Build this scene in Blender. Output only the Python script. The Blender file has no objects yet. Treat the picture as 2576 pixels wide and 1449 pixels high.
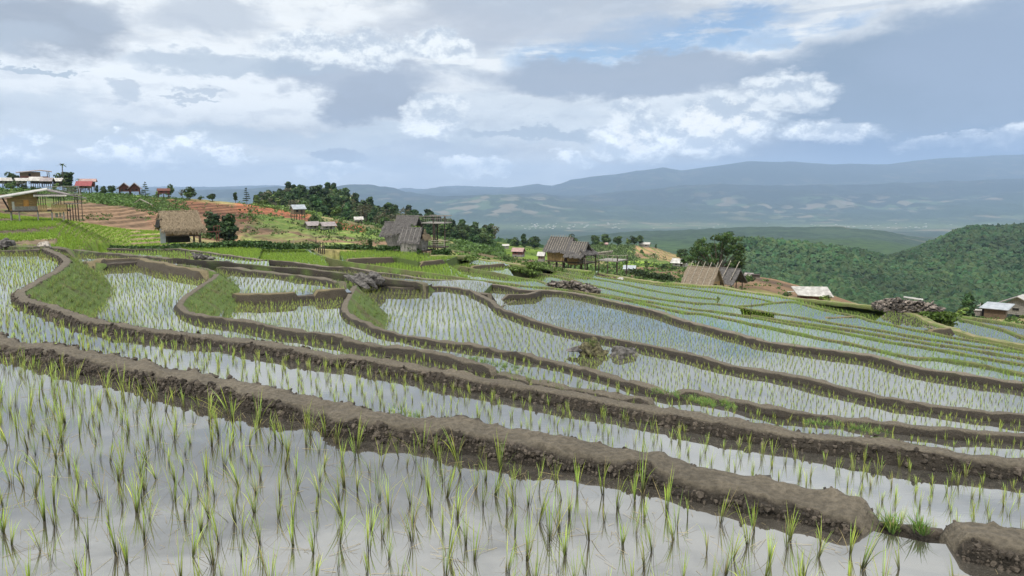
import bpy, math, random
import numpy as np
from mathutils import Vector, noise as mnoise
from mathutils.geometry import tessellate_polygon
from mathutils.kdtree import KDTree

S = bpy.context.scene
R = math.radians
# ------------------------------------------------------------------ camera
# pixel coordinates used below are those of a 2576 x 1449 print of the view
CX, CY, FPX, HOR = 1288.0, 724.5, 1874.0, 470.0
CAM = np.array([0.0, 0.0, 2.1])
PITCH = math.atan((CY - HOR) / FPX)
cam = bpy.data.objects.new('camera', bpy.data.cameras.new('camera'))
S.collection.objects.link(cam)
cam.location = CAM
cam.rotation_euler = (math.pi / 2 - PITCH, 0, 0)
cam.data.sensor_width = 36.0
cam.data.lens = 36.0 * FPX / 2576.0
cam.data.clip_start = 0.05
cam.data.clip_end = 80000
S.camera = cam
# ------------------------------------------------------------------ render
S.view_settings.view_transform = 'Standard'
S.view_settings.look = 'None'
S.view_settings.exposure = 0.4
S.view_settings.gamma = 1.0
S.render.engine = 'CYCLES'
S.cycles.use_denoising = True
S.cycles.max_bounces = 6
S.cycles.diffuse_bounces = 2
S.cycles.glossy_bounces = 3
S.cycles.transmission_bounces = 2
S.cycles.volume_bounces = 0
S.cycles.transparent_max_bounces = 8
S.cycles.sample_clamp_indirect = 4.0
SUN_EL, SUN_AZ = R(58), R(-150)          # azimuth from +Y, clockwise positive
# ------------------------------------------------------------------ sun
sl = bpy.data.lights.new('sun', 'SUN')
sl.energy = 2.4
sl.angle = R(4)
sl.color = (1.0, 0.95, 0.87)
sun = bpy.data.objects.new('sun', sl)
S.collection.objects.link(sun)
sd = Vector((math.sin(SUN_AZ) * math.cos(SUN_EL), math.cos(SUN_AZ) * math.cos(SUN_EL), math.sin(SUN_EL)))
sun.rotation_euler = sd.to_track_quat('Z', 'Y').to_euler()


# ------------------------------------------------------------------ node helper
class NT:
    def __init__(s, tree):
        s.t = tree; s.n = tree.nodes; s.l = tree.links
    def new(s, typ, **kw):
        nd = s.n.new(typ)
        for k, v in kw.items():
            setattr(nd, k, v)
        return nd
    def put(s, sock, v):
        if hasattr(v, 'is_linked') or isinstance(v, bpy.types.NodeSocket):
            s.l.new(v, sock)
        elif isinstance(v, (tuple, list)) and len(v) == 3 and sock.type == 'RGBA':
            sock.default_value = (*v, 1)
        else:
            sock.default_value = v
    def m(s, op, a, b=None, c=None, clamp=False):
        nd = s.new('ShaderNodeMath', operation=op, use_clamp=clamp)
        s.put(nd.inputs[0], a)
        if b is not None: s.put(nd.inputs[1], b)
        if c is not None: s.put(nd.inputs[2], c)
        return nd.outputs[0]
    def mix(s, f, a, b):
        nd = s.new('ShaderNodeMix', data_type='RGBA')
        s.put(nd.inputs[0], f); s.put(nd.inputs[6], a); s.put(nd.inputs[7], b)
        return nd.outputs[2]
    def noise(s, vec, scale, detail=4, rough=.55, dist=0.0, out=0):
        nd = s.new('ShaderNodeTexNoise')
        if vec is not None: s.l.new(vec, nd.inputs['Vector'])
        nd.inputs['Scale'].default_value = scale; nd.inputs['Detail'].default_value = detail
        nd.inputs['Roughness'].default_value = rough; nd.inputs['Distortion'].default_value = dist
        return nd.outputs[out]
    def ss(s, v, lo, hi, a=0.0, b=1.0):
        nd = s.new('ShaderNodeMapRange', interpolation_type='SMOOTHSTEP')
        s.put(nd.inputs[0], v); nd.inputs[1].default_value = lo; nd.inputs[2].default_value = hi
        nd.inputs[3].default_value = a; nd.inputs[4].default_value = b
        return nd.outputs[0]
    def comb(s, x, y, z):
        nd = s.new('ShaderNodeCombineXYZ')
        s.put(nd.inputs[0], x); s.put(nd.inputs[1], y); s.put(nd.inputs[2], z)
        return nd.outputs[0]
    def vm(s, op, a, b):
        nd = s.new('ShaderNodeVectorMath', operation=op)
        s.put(nd.inputs[0], a); s.put(nd.inputs[1], b)
        return nd.outputs[0]


# ------------------------------------------------------------------ world: Nishita sky behind procedural clouds
W = bpy.data.worlds.new("World")
S.world = W
W.use_nodes = True
w = NT(W.node_tree)
w.n.clear()
sky = w.new('ShaderNodeTexSky', sky_type='NISHITA', sun_disc=False)
sky.sun_elevation = SUN_EL
sky.sun_rotation = SUN_AZ
sky.altitude = 1000
tc = w.new('ShaderNodeTexCoord').outputs['Generated']
sp = w.new('ShaderNodeSeparateXYZ'); w.l.new(tc, sp.inputs[0])
X, Y, Z = sp.outputs
az = w.m('ARCTAN2', X, Y)
el = w.m('ARCSINE', Z)
P0v = w.comb(az, w.m('MULTIPLY', el, 2.0), 0.0)
warp = w.noise(P0v, 5.0, 5, .6, 0, 1)
ws = w.new('ShaderNodeSeparateXYZ'); w.l.new(warp, ws.inputs[0])
wfine = w.noise(P0v, 19.0, 8, .66, 0, 1)
wf = w.new('ShaderNodeSeparateXYZ'); w.l.new(wfine, wf.inputs[0])
azw = w.m('ADD', az, w.m('ADD', w.m('MULTIPLY_ADD', ws.outputs[0], .16, -.08), w.m('MULTIPLY_ADD', wf.outputs[0], .07, -.035)))
elw = w.m('ADD', el, w.m('ADD', w.m('MULTIPLY_ADD', ws.outputs[1], .07, -.035), w.m('MULTIPLY_ADD', wf.outputs[1], .045, -.0225)))


def A_(px): return math.atan((px - CX) / FPX)
def E_(px, py): return math.atan((HOR - py) / FPX * math.cos(A_(px)))


def blob(px, py, rx, ry, soft=.5, ang=0.0, a=azw, e=elw):
    """elliptical cloud mass in azimuth / elevation"""
    dx = w.m('SUBTRACT', a, A_(px)); dy = w.m('SUBTRACT', e, E_(px, py))
    if ang:
        c, s_ = math.cos(R(ang)), math.sin(R(ang))
        dx, dy = (w.m('ADD', w.m('MULTIPLY', dx, c), w.m('MULTIPLY', dy, s_)),
                  w.m('SUBTRACT', w.m('MULTIPLY', dy, c), w.m('MULTIPLY', dx, s_)))
    dx = w.m('DIVIDE', dx, rx / FPX); dy = w.m('DIVIDE', dy, ry / FPX)
    q = w.m('ADD', w.m('MULTIPLY', dx, dx), w.m('MULTIPLY', dy, dy))
    return w.ss(q, 1 + soft, 1 - soft)


hi = w.noise(w.comb(az, w.m('MULTIPLY', el, 3.2), 1.7), 2.6, 8, .58, .6)
lo = w.noise(w.comb(az, w.m('MULTIPLY', el, 4.0), 5.2), 6.0, 8, .6, .4)
base = w.mix(w.ss(hi, .36, .60), (.42, .455, .50), (.74, .765, .775))
base = w.mix(w.ss(lo, .50, .66, 0, .7), base, (.37, .43, .51))
# thin horizontal grey bars
bars = w.noise(w.comb(w.m('MULTIPLY', az, 1.0), w.m('MULTIPLY', el, 9.0), 3.3), 5.0, 5, .5, .3)
base = w.mix(w.m('MULTIPLY', w.ss(bars, .58, .66), .5), base, (.37, .44, .53))
# bright gap, upper left quarter and middle band
base = w.mix(w.m('MULTIPLY', blob(480, 225, 620, 75, .8), .85), base, (.80, .83, .845))
base = w.mix(w.m('MULTIPLY', blob(1500, 300, 560, 60, .8), .7), base, (.62, .68, .73))
# blue opening
bluef = w.m('MAXIMUM', blob(1630, 112, 330, 52, .55, 8), w.m('MULTIPLY', blob(1960, 95, 180, 22, .8, 10), .8))
bluef = w.m('MULTIPLY', bluef, w.ss(w.noise(w.comb(az, w.m('MULTIPLY', el, 5.0), 8.0), 9.0, 6, .6), .68, .5))
nsk = w.new('ShaderNodeVectorMath', operation='SCALE'); w.l.new(sky.outputs[0], nsk.inputs[0])
nsk.inputs['Scale'].default_value = .10
base = w.mix(bluef, base, nsk.outputs[0])


def shaded(prev, f, dark, light, off=.012, sc=17.0, amt=1.0):
    """a lumpy cloud: brighter where its noise falls off upwards"""
    n0 = w.noise(w.comb(az, w.m('MULTIPLY', el, 1.4), 0.0), sc, 9, .66)
    n1 = w.noise(w.comb(az, w.m('MULTIPLY', w.m('ADD', el, off), 1.4), 0.0), sc, 9, .66)
    lit = w.ss(w.m('SUBTRACT', n0, n1), -.09, .10)
    return w.mix(w.m('MULTIPLY', f, amt), prev, w.mix(lit, dark, light)), lit


# fine billows over everything
bil = w.noise(w.comb(az, w.m('MULTIPLY', el, 2.6), 2.0), 11.0, 10, .64, .3); bil2 = w.noise(w.comb(az, w.m('MULTIPLY', w.m('ADD', el, .01), 2.6), 2.0), 11.0, 10, .64, .3)
base = w.mix(w.m('MULTIPLY', w.ss(w.m('SUBTRACT', bil, bil2), .01, .13), .26), base, (.76, .80, .83))
base = w.mix(w.m('MULTIPLY', w.ss(w.m('SUBTRACT', bil2, bil), .01, .15), .28), base, (.33, .385, .47))
# dark masses
D1, D2 = (.37, .42, .50), (.29, .345, .43)
for (px, py, rx, ry, a_, col, s_) in (
        (190, 85, 175, 72, .92, (.30, .34, .40), .5), (330, 60, 60, 40, .5, (.36, .41, .48), .5), (60, 110, 130, 30, .6, (.40, .46, .53), .7), (560, 60, 120, 45, .7, (.38, .43, .50), .7), (955, 262, 125, 64, .95, (.29, .335, .41), .4),
        (880, 205, 210, 46, .9, (.33, .38, .46), .5), (600, 185, 200, 26, .75, (.37, .44, .52), .5), (1400, 60, 300, 60, .65, (.41, .46, .53), .8), (1180, 95, 260, 40, .5, (.40, .44, .51), .7),
        (1600, 205, 380, 52, .95, (.30, .355, .44), .45), (2330, 245, 400, 165, .97, (.215, .285, .385), .5), (2540, 150, 240, 110, .9, (.26, .33, .44), .7),
        (880, 385, 72, 17, .95, (.27, .33, .43), .3), (315, 250, 50, 26, .8, (.45, .51, .58), .4), (130, 189, 65, 7, .95, (.40, .47, .54), .35), (540, 240, 50, 6, .8, (.44, .5, .57), .4), (500, 255, 60, 5, .8, (.44, .5, .57), .4),
        (90, 280, 100, 40, .6, (.46, .53, .60), .6), (640, 345, 560, 24, .6, (.45, .53, .61), .6), (1320, 335, 170, 14, .9, (.38, .45, .53), .45), (1040, 385, 120, 30, .6, (.36, .43, .54), .6)):
    base = w.mix(w.m('MULTIPLY', blob(px, py, rx, ry, s_), a_), base, col)
# bright lumpy cumulus
cum = None
for (px, py, rx, ry) in ((860, 140, 150, 40), (1110, 130, 80, 30), (1090, 300, 60, 45), (1800, 325, 105, 55), (1590, 350, 95, 48), (1430, 395, 55, 24), (2050, 335, 90, 26),
                         (300, 365, 34, 26), (440, 385, 110, 34), (610, 400, 38, 22), (35, 360, 55, 35), (860, 425, 105, 16), (1200, 412, 60, 18), (1960, 235, 90, 42),
                         (2340, 345, 90, 14), (2560, 330, 70, 22), (1580, 300, 60, 30)):
    b = blob(px, py, rx * 1.15, ry * 1.2, .42)
    cum = b if cum is None else w.m('MAXIMUM', cum, b)
base, _l = shaded(base, cum, w.mix(w.ss(el, .10, .03), (.44, .505, .585), (.62, .70, .80)), w.mix(w.ss(el, .10, .03), (.80, .835, .845), (1.35, 1.38, 1.38)), amt=.88)
base = w.mix(w.m('MULTIPLY', w.m('MAXIMUM', blob(1795, 318, 70, 42, .3), blob(1590, 345, 50, 32, .3)), w.m('MULTIPLY', _l, .7)), base, (.93, .93, .89))
# storm veil low on the right
base = w.mix(w.m('MULTIPLY', blob(2500, 400, 560, 65, .9), .85), base, (.17, .26, .42))
# low horizon haze band of cloud
hz = w.ss(el, .075, -.01)
base = w.mix(w.m('MULTIPLY', hz, .5), base, w.mix(w.ss(az, .0, .35), (.98, 1.02, 1.04), (.26, .36, .53)))
# higher up, beyond the top of the picture: pale broken overcast
up = w.ss(el, .26, .5)
base = w.mix(w.m('MULTIPLY', up, .7), base, w.mix(w.ss(hi, .35, .6), (.46, .475, .49), (1.10, 1.11, 1.10)))
zen = w.new('ShaderNodeVectorMath', operation='SCALE'); w.l.new(base, zen.inputs[0]); w.l.new(w.m('MULTIPLY_ADD', w.ss(el, .5, 1.15), 1.1, 1.0), zen.inputs['Scale'])
bg = w.new('ShaderNodeBackground'); w.l.new(zen.outputs[0], bg.inputs[0]); bg.inputs[1].default_value = 1.0
wo = w.new('ShaderNodeOutputWorld'); w.l.new(bg.outputs[0], wo.inputs[0])
W.cycles.sampling_method = 'MANUAL'
W.cycles.sample_map_resolution = 512

# ------------------------------------------------------------------ helpers
rng = np.random.default_rng(7)
random.seed(7)
COL = S.collection


def ray(px, py):
    dx, dy = (np.asarray(px, float) - CX) / FPX, -(np.asarray(py, float) - CY) / FPX
    c, s = math.cos(PITCH), math.sin(PITCH)
    return np.stack([dx + 0 * dy, c + dy * s + 0 * dx, -s + dy * c + 0 * dx], -1)


def on_drop(px, py, drop):
    """point seen at a pixel on the level plane `drop` metres below the eye"""
    r = ray(px, py)
    t = np.asarray(drop, float) / -r[..., 2]
    return CAM + r * t[..., None]


def at_depth(px, py, d):
    r = ray(px, py)
    return CAM + r * (np.asarray(d, float) / r[..., 1])[..., None]


def project(P):
    P = np.asarray(P, float) - CAM
    c, s = math.cos(PITCH), math.sin(PITCH)
    zf = P[..., 1] * c - P[..., 2] * s
    zu = P[..., 1] * s + P[..., 2] * c
    zf = np.where(zf < .01, .01, zf)
    return CX + FPX * P[..., 0] / zf, CY - FPX * zu / zf


def _h(ix, iy, iz):
    n = (ix.astype(np.int64) * 374761393 + iy.astype(np.int64) * 668265263 + iz.astype(np.int64) * 2147483647) & 0x7fffffff
    n = ((n ^ (n >> 13)) * 1274126177) & 0x7fffffff
    n = ((n ^ (n >> 16)) * 2246822519) & 0x7fffffff
    return (n & 0xffff) / 32768.0 - 1.0


def vnoise(x, y, z=0.0):
    x, y, z = np.broadcast_arrays(np.asarray(x, float), np.asarray(y, float), np.asarray(z, float))
    x0, y0, z0 = np.floor(x), np.floor(y), np.floor(z)
    fx, fy, fz = x - x0, y - y0, z - z0
    fx, fy, fz = fx * fx * (3 - 2 * fx), fy * fy * (3 - 2 * fy), fz * fz * (3 - 2 * fz)
    r = 0
    for i in (0, 1):
        for j in (0, 1):
            for k in (0, 1):
                wgt = (fx if i else 1 - fx) * (fy if j else 1 - fy) * (fz if k else 1 - fz)
                r = r + wgt * _h(x0 + i, y0 + j, z0 + k)
    return r


def fbm(x, y, z=0.0, o=4):
    r, a = 0, 1.0
    for i in range(o):
        r = r + a * vnoise(x * 2 ** i + 17 * i, y * 2 ** i - 9 * i, np.asarray(z) * 2 ** i)
        a *= .5
    return r / 1.9


def ss(x, a, b):
    t = np.clip((x - a) / (b - a), 0, 1)
    return t * t * (3 - 2 * t)


def mk(name, verts, faces, mat, parent=None, cols=None, smooth=False, loc=None):
    """one mesh object from arrays; faces: array (n,k) or list of arrays"""
    me = bpy.data.meshes.new(name)
    verts = np.asarray(verts, np.float32).reshape(-1, 3)
    fl = faces if isinstance(faces, list) else [faces]
    fl = [np.asarray(f, np.int32) for f in fl if len(f)]
    nl = sum(f.size for f in fl); nf = sum(len(f) for f in fl)
    me.vertices.add(len(verts)); me.vertices.foreach_set('co', verts.ravel())
    me.loops.add(nl); me.loops.foreach_set('vertex_index', np.concatenate([f.ravel() for f in fl]))
    tot = np.concatenate([np.full(len(f), f.shape[1], np.int32) for f in fl])
    me.polygons.add(nf)
    me.polygons.foreach_set('loop_start', np.concatenate([[0], np.cumsum(tot)[:-1]]).astype(np.int32))
    me.polygons.foreach_set('loop_total', tot)
    me.polygons.foreach_set('use_smooth', np.full(nf, smooth))
    if cols is not None:
        at = me.color_attributes.new('col', 'FLOAT_COLOR', 'POINT')
        c4 = np.ones((len(verts), 4), np.float32); c4[:, :3] = np.asarray(cols)[:, :3]
        if np.asarray(cols).shape[1] > 3: c4[:, 3] = np.asarray(cols)[:, 3]
        at.data.foreach_set('color', c4.ravel())
    me.update(calc_edges=True); me.validate()
    if mat: me.materials.append(mat)
    o = bpy.data.objects.new(name, me)
    COL.objects.link(o)
    if parent: o.parent = parent
    if loc is not None: o.location = loc
    return o


def tag(o, label=None, cat=None, group=None, kind=None):
    if label: o['label'] = label
    if cat: o['category'] = cat
    if group: o['group'] = group
    if kind: o['kind'] = kind
    return o


def empty(name, loc, rz=0.0):
    o = bpy.data.objects.new(name, None)
    COL.objects.link(o); o.location = loc; o.rotation_euler = (0, 0, rz)
    o.empty_display_size = .2
    return o


class MB:
    """collects boxes, beams, slabs; build() links them as one mesh"""
    def __init__(s): s.v = []; s.f = []; s.t = []
    def hexa(s, p):
        b = len(s.v); s.v += [tuple(q) for q in p]
        for q in ((0, 3, 2, 1), (4, 5, 6, 7), (0, 1, 5, 4), (1, 2, 6, 5), (2, 3, 7, 6), (3, 0, 4, 7)):
            s.f.append([b + i for i in q])
    def box(s, x0, x1, y0, y1, z0, z1, j=0.0):
        q = [(x0, y0, z0), (x1, y0, z0), (x1, y1, z0), (x0, y1, z0), (x0, y0, z1), (x1, y0, z1), (x1, y1, z1), (x0, y1, z1)]
        if j: q = [tuple(c + random.uniform(-j, j) for c in p) for p in q]
        s.hexa(q)
    def beam(s, a, b, r, r2=None, n=6):
        a, b = Vector(a), Vector(b); r2 = r if r2 is None else r2
        d = (b - a).normalized()
        u = d.cross(Vector((0, 0, 1)) if abs(d.z) < .9 else Vector((1, 0, 0))).normalized(); v = d.cross(u)
        k = len(s.v)
        for (c, rr) in ((a, r), (b, r2)):
            for i in range(n):
                t = 2 * math.pi * i / n
                s.v.append(tuple(c + u * math.cos(t) * rr + v * math.sin(t) * rr))
        for i in range(n):
            s.f.append([k + i, k + (i + 1) % n, k + n + (i + 1) % n, k + n + i])
        s.f.append([k + i for i in range(n)][::-1]); s.f.append([k + n + i for i in range(n)])
    def slab(s, q, th):
        """quad q (4 pts) thickened downwards along its normal"""
        q = [Vector(p) for p in q]
        n = (q[1] - q[0]).cross(q[3] - q[0]).normalized() * th
        s.hexa([p - n for p in q] + q)
    def prism(s, tri, off):
        k = len(s.v); n = len(tri)
        s.v += [tuple(p) for p in tri] + [tuple(Vector(p) + Vector(off)) for p in tri]
        s.f.append([k + i for i in range(n)][::-1]); s.f.append([k + n + i for i in range(n)])
        for i in range(n):
            s.f.append([k + i, k + (i + 1) % n, k + n + (i + 1) % n, k + n + i])
    def build(s, name, mat, parent=None, sc=1.0, smooth=False):
        me = bpy.data.meshes.new(name)
        me.from_pydata([(a * sc, b * sc, c * sc) for a, b, c in s.v], [], s.f)
        me.materials.append(mat)
        o = bpy.data.objects.new(name, me); COL.objects.link(o)
        if parent: o.parent = parent
        if smooth:
            for p in me.polygons: p.use_smooth = True
        return o


# ------------------------------------------------------------------ materials
MATS = {}


def mat(name, c1, c2=None, scale=6.0, rough=.8, bump=.3, stretch=(1, 1, 1), attr=False, spec=.3, metal=0.0, detail=6, coord='Object', wave=None, bdist=.02, lo=.35, hi=.65):
    if name in MATS: return MATS[name]
    m = bpy.data.materials.new(name); m.use_nodes = True
    t = NT(m.node_tree); t.n.clear()
    out = t.new('ShaderNodeOutputMaterial'); b = t.new('ShaderNodeBsdfPrincipled')
    t.l.new(b.outputs[0], out.inputs[0])
    co = t.new('ShaderNodeTexCoord').outputs[coord]
    mp = t.new('ShaderNodeMapping'); t.l.new(co, mp.inputs[0]); mp.inputs['Scale'].default_value = stretch
    nz = t.noise(mp.outputs[0], scale, detail, .6)
    f = t.ss(nz, lo, hi)
    c2 = c2 or tuple(c * .6 for c in c1)
    c = t.mix(f, c2, c1)
    if attr:
        ca = t.new('ShaderNodeVertexColor', layer_name='col').outputs[0]
        mm = t.new('ShaderNodeMix', data_type='RGBA', blend_type='MULTIPLY'); mm.inputs[0].default_value = 1
        t.l.new(ca, mm.inputs[6]); t.l.new(c, mm.inputs[7]); c = mm.outputs[2]
    big = t.noise(mp.outputs[0], scale * .13, 3, .5)
    mm = t.new('ShaderNodeMix', data_type='RGBA', blend_type='MULTIPLY'); mm.inputs[0].default_value = 1
    t.l.new(c, mm.inputs[6]); t.l.new(t.mix(big, (.72, .72, .72), (1.25, 1.25, 1.25)), mm.inputs[7]); c = mm.outputs[2]
    t.l.new(c, b.inputs['Base Color'])
    b.inputs['Roughness'].default_value = rough; b.inputs['Metallic'].default_value = metal
    b.inputs['Specular IOR Level'].default_value = spec
    if bump:
        bp = t.new('ShaderNodeBump'); bp.inputs['Strength'].default_value = bump; bp.inputs['Distance'].default_value = bdist
        h = nz
        if wave:
            wv = t.new('ShaderNodeTexWave', bands_direction=wave[0]); t.l.new(co, wv.inputs[0]); wv.inputs['Scale'].default_value = wave[1]
            h = wv.outputs[1]
        t.l.new(h, bp.inputs['Height']); t.l.new(bp.outputs[0], b.inputs['Normal'])
    MATS[name] = m
    return m


def leafmat(name, tint=(1, 1, 1), trans=.35, rough=.55):
    if name in MATS: return MATS[name]
    m = bpy.data.materials.new(name); m.use_nodes = True
    t = NT(m.node_tree); t.n.clear()
    out = t.new('ShaderNodeOutputMaterial')
    ca = t.new('ShaderNodeVertexColor', layer_name='col').outputs[0]
    oi = t.new('ShaderNodeObjectInfo').outputs['Random']
    mm = t.new('ShaderNodeMix', data_type='RGBA', blend_type='MULTIPLY'); mm.inputs[0].default_value = 1
    t.l.new(ca, mm.inputs[6]); t.l.new(t.mix(oi, tuple(.72 * c for c in tint), tuple(1.25 * c for c in tint)), mm.inputs[7])
    b = t.new('ShaderNodeBsdfPrincipled'); t.l.new(mm.outputs[2], b.inputs['Base Color']); b.inputs['Roughness'].default_value = rough
    b.inputs['Specular IOR Level'].default_value = .25
    tr = t.new('ShaderNodeBsdfTranslucent'); t.l.new(mm.outputs[2], tr.inputs[0])
    mx = t.new('ShaderNodeMixShader'); mx.inputs[0].default_value = trans
    t.l.new(b.outputs[0], mx.inputs[1]); t.l.new(tr.outputs[0], mx.inputs[2]); t.l.new(mx.outputs[0], out.inputs[0])
    MATS[name] = m
    return m


M_SOIL = mat('mud', (1.18, 1.16, 1.13), (.66, .65, .63), 23, .9, 1.0, attr=True, coord='Object', bdist=.06, detail=10, lo=.3, hi=.7)
M_RICE = leafmat('rice_blade', trans=.5)
M_LEAF = leafmat('tree_leaf', trans=.25)
M_BARK = mat('bark', (.16, .13, .10), (.07, .055, .045), 8, .9, .5, (1, 1, .3))
M_ROCK = mat('rock', (.135, .125, .115), (.035, .032, .03), 5, .85, .8, bdist=.05)
M_ROCKA = mat('rubble', (1.1, 1.1, 1.1), (.3, .3, .3), 5, .85, .6, attr=True)
M_WOOD = mat('weathered_wood', (.21, .155, .10), (.10, .072, .048), 4, .8, .3, (1, 1, 8))
M_WOODY = mat('yellow_plank_wood', (.31, .20, .085), (.17, .105, .05), 4, .75, .3, (1, 1, 9))
M_WOODO = mat('orange_door_wood', (.45, .22, .06), (.33, .15, .04), 4, .7, .2)
M_WOODD = mat('dark_wood', (.085, .065, .052), (.035, .028, .024), 5, .85, .3)
M_WOODG = mat('grey_wood', (.30, .28, .255), (.15, .14, .125), 4, .85, .3, (6, 1, 1))
M_WOODR = mat('red_brown_wood', (.17, .065, .045), (.08, .03, .025), 5, .75, .2)
M_BAMB = mat('bamboo_mat', (.40, .28, .13), (.17, .11, .055), 5, .75, .4, (7, 7, .6))
M_BPOLE = mat('bamboo_pole', (.36, .32, .25), (.19, .17, .14), 5, .7, .2)
M_THT = mat('tan_thatch', (.35, .275, .18), (.09, .066, .044), 5, .95, .6, (5, 5, 1))
M_THG = mat('grey_thatch', (.185, .172, .163), (.035, .032, .032), 4, .95, .9, (4, 4, 1.5), bdist=.06, lo=.3, hi=.7)
M_THB = mat('brown_leaf_thatch', (.32, .26, .19), (.10, .08, .058), 5, .95, .7, (3, 3, 1.5), bdist=.05, lo=.3, hi=.7)
M_TIN = mat('pale_tin', (.50, .48, .44), (.30, .28, .255), 1.2, .45, .5, metal=.15, wave=('X', 6.0), bdist=.02)
M_TINB = mat('blue_grey_tin', (.37, .395, .415), (.26, .285, .31), 1.2, .4, .3, metal=.2, wave=('X', 4.0))
M_TING = mat('brown_grey_tin', (.30, .26, .25), (.20, .17, .17), 1.2, .6, .3, wave=('X', 4.0))
M_RED = mat('red_roofing', (.26, .055, .058), (.19, .04, .04), 1.2, .6, .2)
M_PINK = mat('faded_pink_roofing', (.36, .24, .22), (.28, .18, .16), 1.2, .7, .2)
M_WHITE = mat('whitewash', (.50, .48, .45), (.36, .34, .32), 2, .8, .1)
M_DARK = mat('shaded_opening', (.02, .018, .016), (.012, .011, .01), 2, .9, 0)  # near-black colour stands in for shade in openings, under floors and inside shelters


def watermat(name, mud, bumpd=.004, ior=1.75):
    m = bpy.data.materials.new(name); m.use_nodes = True
    t = NT(m.node_tree); t.n.clear()
    out = t.new('ShaderNodeOutputMaterial')
    co = t.new('ShaderNodeTexCoord').outputs['Object']
    n1 = t.noise(co, .8, 5, .6); n2 = t.noise(co, 6, 5, .6)
    c = t.mix(t.ss(n1, .35, .65), tuple(v * .8 for v in mud), tuple(v * 1.15 for v in mud))
    c = t.mix(t.ss(n2, .5, .72, 0, .4), c, tuple(v * .45 for v in mud))
    d = t.new('ShaderNodeBsdfDiffuse'); t.l.new(c, d.inputs[0])
    g = t.new('ShaderNodeBsdfGlossy'); g.inputs['Roughness'].default_value = .012; g.inputs['Color'].default_value = (.98, .985, .96, 1)
    mp = t.new('ShaderNodeMapping'); t.l.new(co, mp.inputs[0]); mp.inputs['Scale'].default_value = (1.0, 2.2, 1); mp.inputs['Rotation'].default_value = (0, 0, .4)
    rip = t.noise(mp.outputs[0], 3.2, 3, .55)
    gust = t.ss(t.noise(co, .16, 2, .5), .5, .7)
    h = t.m('MULTIPLY', rip, t.m('MULTIPLY_ADD', gust, 1.6, .25))
    bp = t.new('ShaderNodeBump'); bp.inputs['Strength'].default_value = .5; bp.inputs['Distance'].default_value = bumpd
    t.l.new(h, bp.inputs['Height']); t.l.new(bp.outputs[0], g.inputs['Normal'])
    fr = t.new('ShaderNodeFresnel'); fr.inputs[0].default_value = ior
    mx = t.new('ShaderNodeMixShader'); t.l.new(t.m('POWER', fr.outputs[0], .68, clamp=True), mx.inputs[0])
    t.l.new(d.outputs[0], mx.inputs[1]); t.l.new(g.outputs[0], mx.inputs[2]); t.l.new(mx.outputs[0], out.inputs[0])
    return m


M_WAT0 = watermat('silty_water', (.060, .054, .045), .0009, 2.5)
M_WAT1 = watermat('paddy_water', (.060, .056, .048), .0026, 3.8)
M_WATG = watermat('green_paddy_water', (.06, .08, .035), .005, 3.8)
# ------------------------------------------------------------------ paddy layout
# each bund crest was traced in a few overlapping views; TR turns those readings into print coordinates
VIEWS = {'5': (0, 585.4, .36932), '6': (878.2, 658.6, .36932), '7': (1624.6, 790.3, .36932), '8': (1756.3, 1097.7, .31818),
         'A': (0, 570.8, .17045), 'B': (439.1, 570.8, .17045), 'C': (878.2, 614.7, .17045), 'D': (1317.2, 644.0, .17045),
         'E': (1756.3, 687.9, .17045), 'F': (2136.8, 746.4, .17045), 'P': (0, 0, 1.0)}


def TR(*seq):
    out = []
    for v, pts in zip(seq[::2], seq[1::2]):
        ox, oy, k = VIEWS[v]
        out += [(ox + x * k, oy + y * k) for x, y in pts]
    return out


L = {}
L['B1'] = (TR('P', [(-420, 800), (-200, 826)], '5', [(0, 745), (300, 790), (600, 850), (900, 910), (1200, 975), (1400, 1020), (1700, 1085), (2000, 1140), (2300, 1195)],
              '6', [(0, 1055), (300, 1085), (600, 1120), (900, 1165), (1200, 1210), (1500, 1260), (1800, 1305), (2100, 1345)],
              '8', [(0, 300), (300, 355), (600, 425), (900, 480), (1100, 530), (1250, 570), (1380, 610), (1510, 648), (1660, 690), (1900, 762)]), 1.99)
L['B1b'] = (TR('8', [(1610, 690), (1740, 702), (1815, 704), (1900, 708), (2050, 722), (2250, 758), (2450, 805), (2700, 860), (3200, 980)]), 1.99)
L['B2'] = (TR('5', [(300, 95), (315, 115), (400, 150), (452, 188), (440, 222), (380, 268), (300, 312), (220, 355), (150, 402), (136, 428), (190, 462), (300, 488), (400, 522), (500, 562), (600, 592), (750, 622), (950, 652), (1200, 684), (1500, 712), (1700, 742), (2000, 790), (2300, 842)],
              '6', [(0, 640), (300, 690), (600, 745), (900, 800), (1200, 850), (1500, 900), (1800, 950), (2100, 1005)],
              '7', [(150, 655), (400, 705), (700, 755), (1000, 805), (1300, 845), (1600, 885), (1900, 930), (2200, 965), (2576, 1015), (3000, 1080)]), 3.33)
L['B3'] = (TR('5', [(1180, 215), (1380, 240), (1465, 275), (1460, 300), (1400, 342), (1320, 402), (1250, 455), (1228, 492), (1262, 528), (1350, 558), (1500, 578), (1650, 600), (1800, 628), (1950, 655), (2150, 682), (2350, 712)],
              '6', [(0, 532), (200, 562), (400, 592), (600, 622), (800, 672), (950, 712), (1020, 742)]), 4.4)
L['B3x'] = (TR('6', [(985, 728), (1080, 765), (1200, 790), (1400, 832), (1600, 868), (1800, 905), (2000, 935), (2150, 955)]), 4.46)
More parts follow.
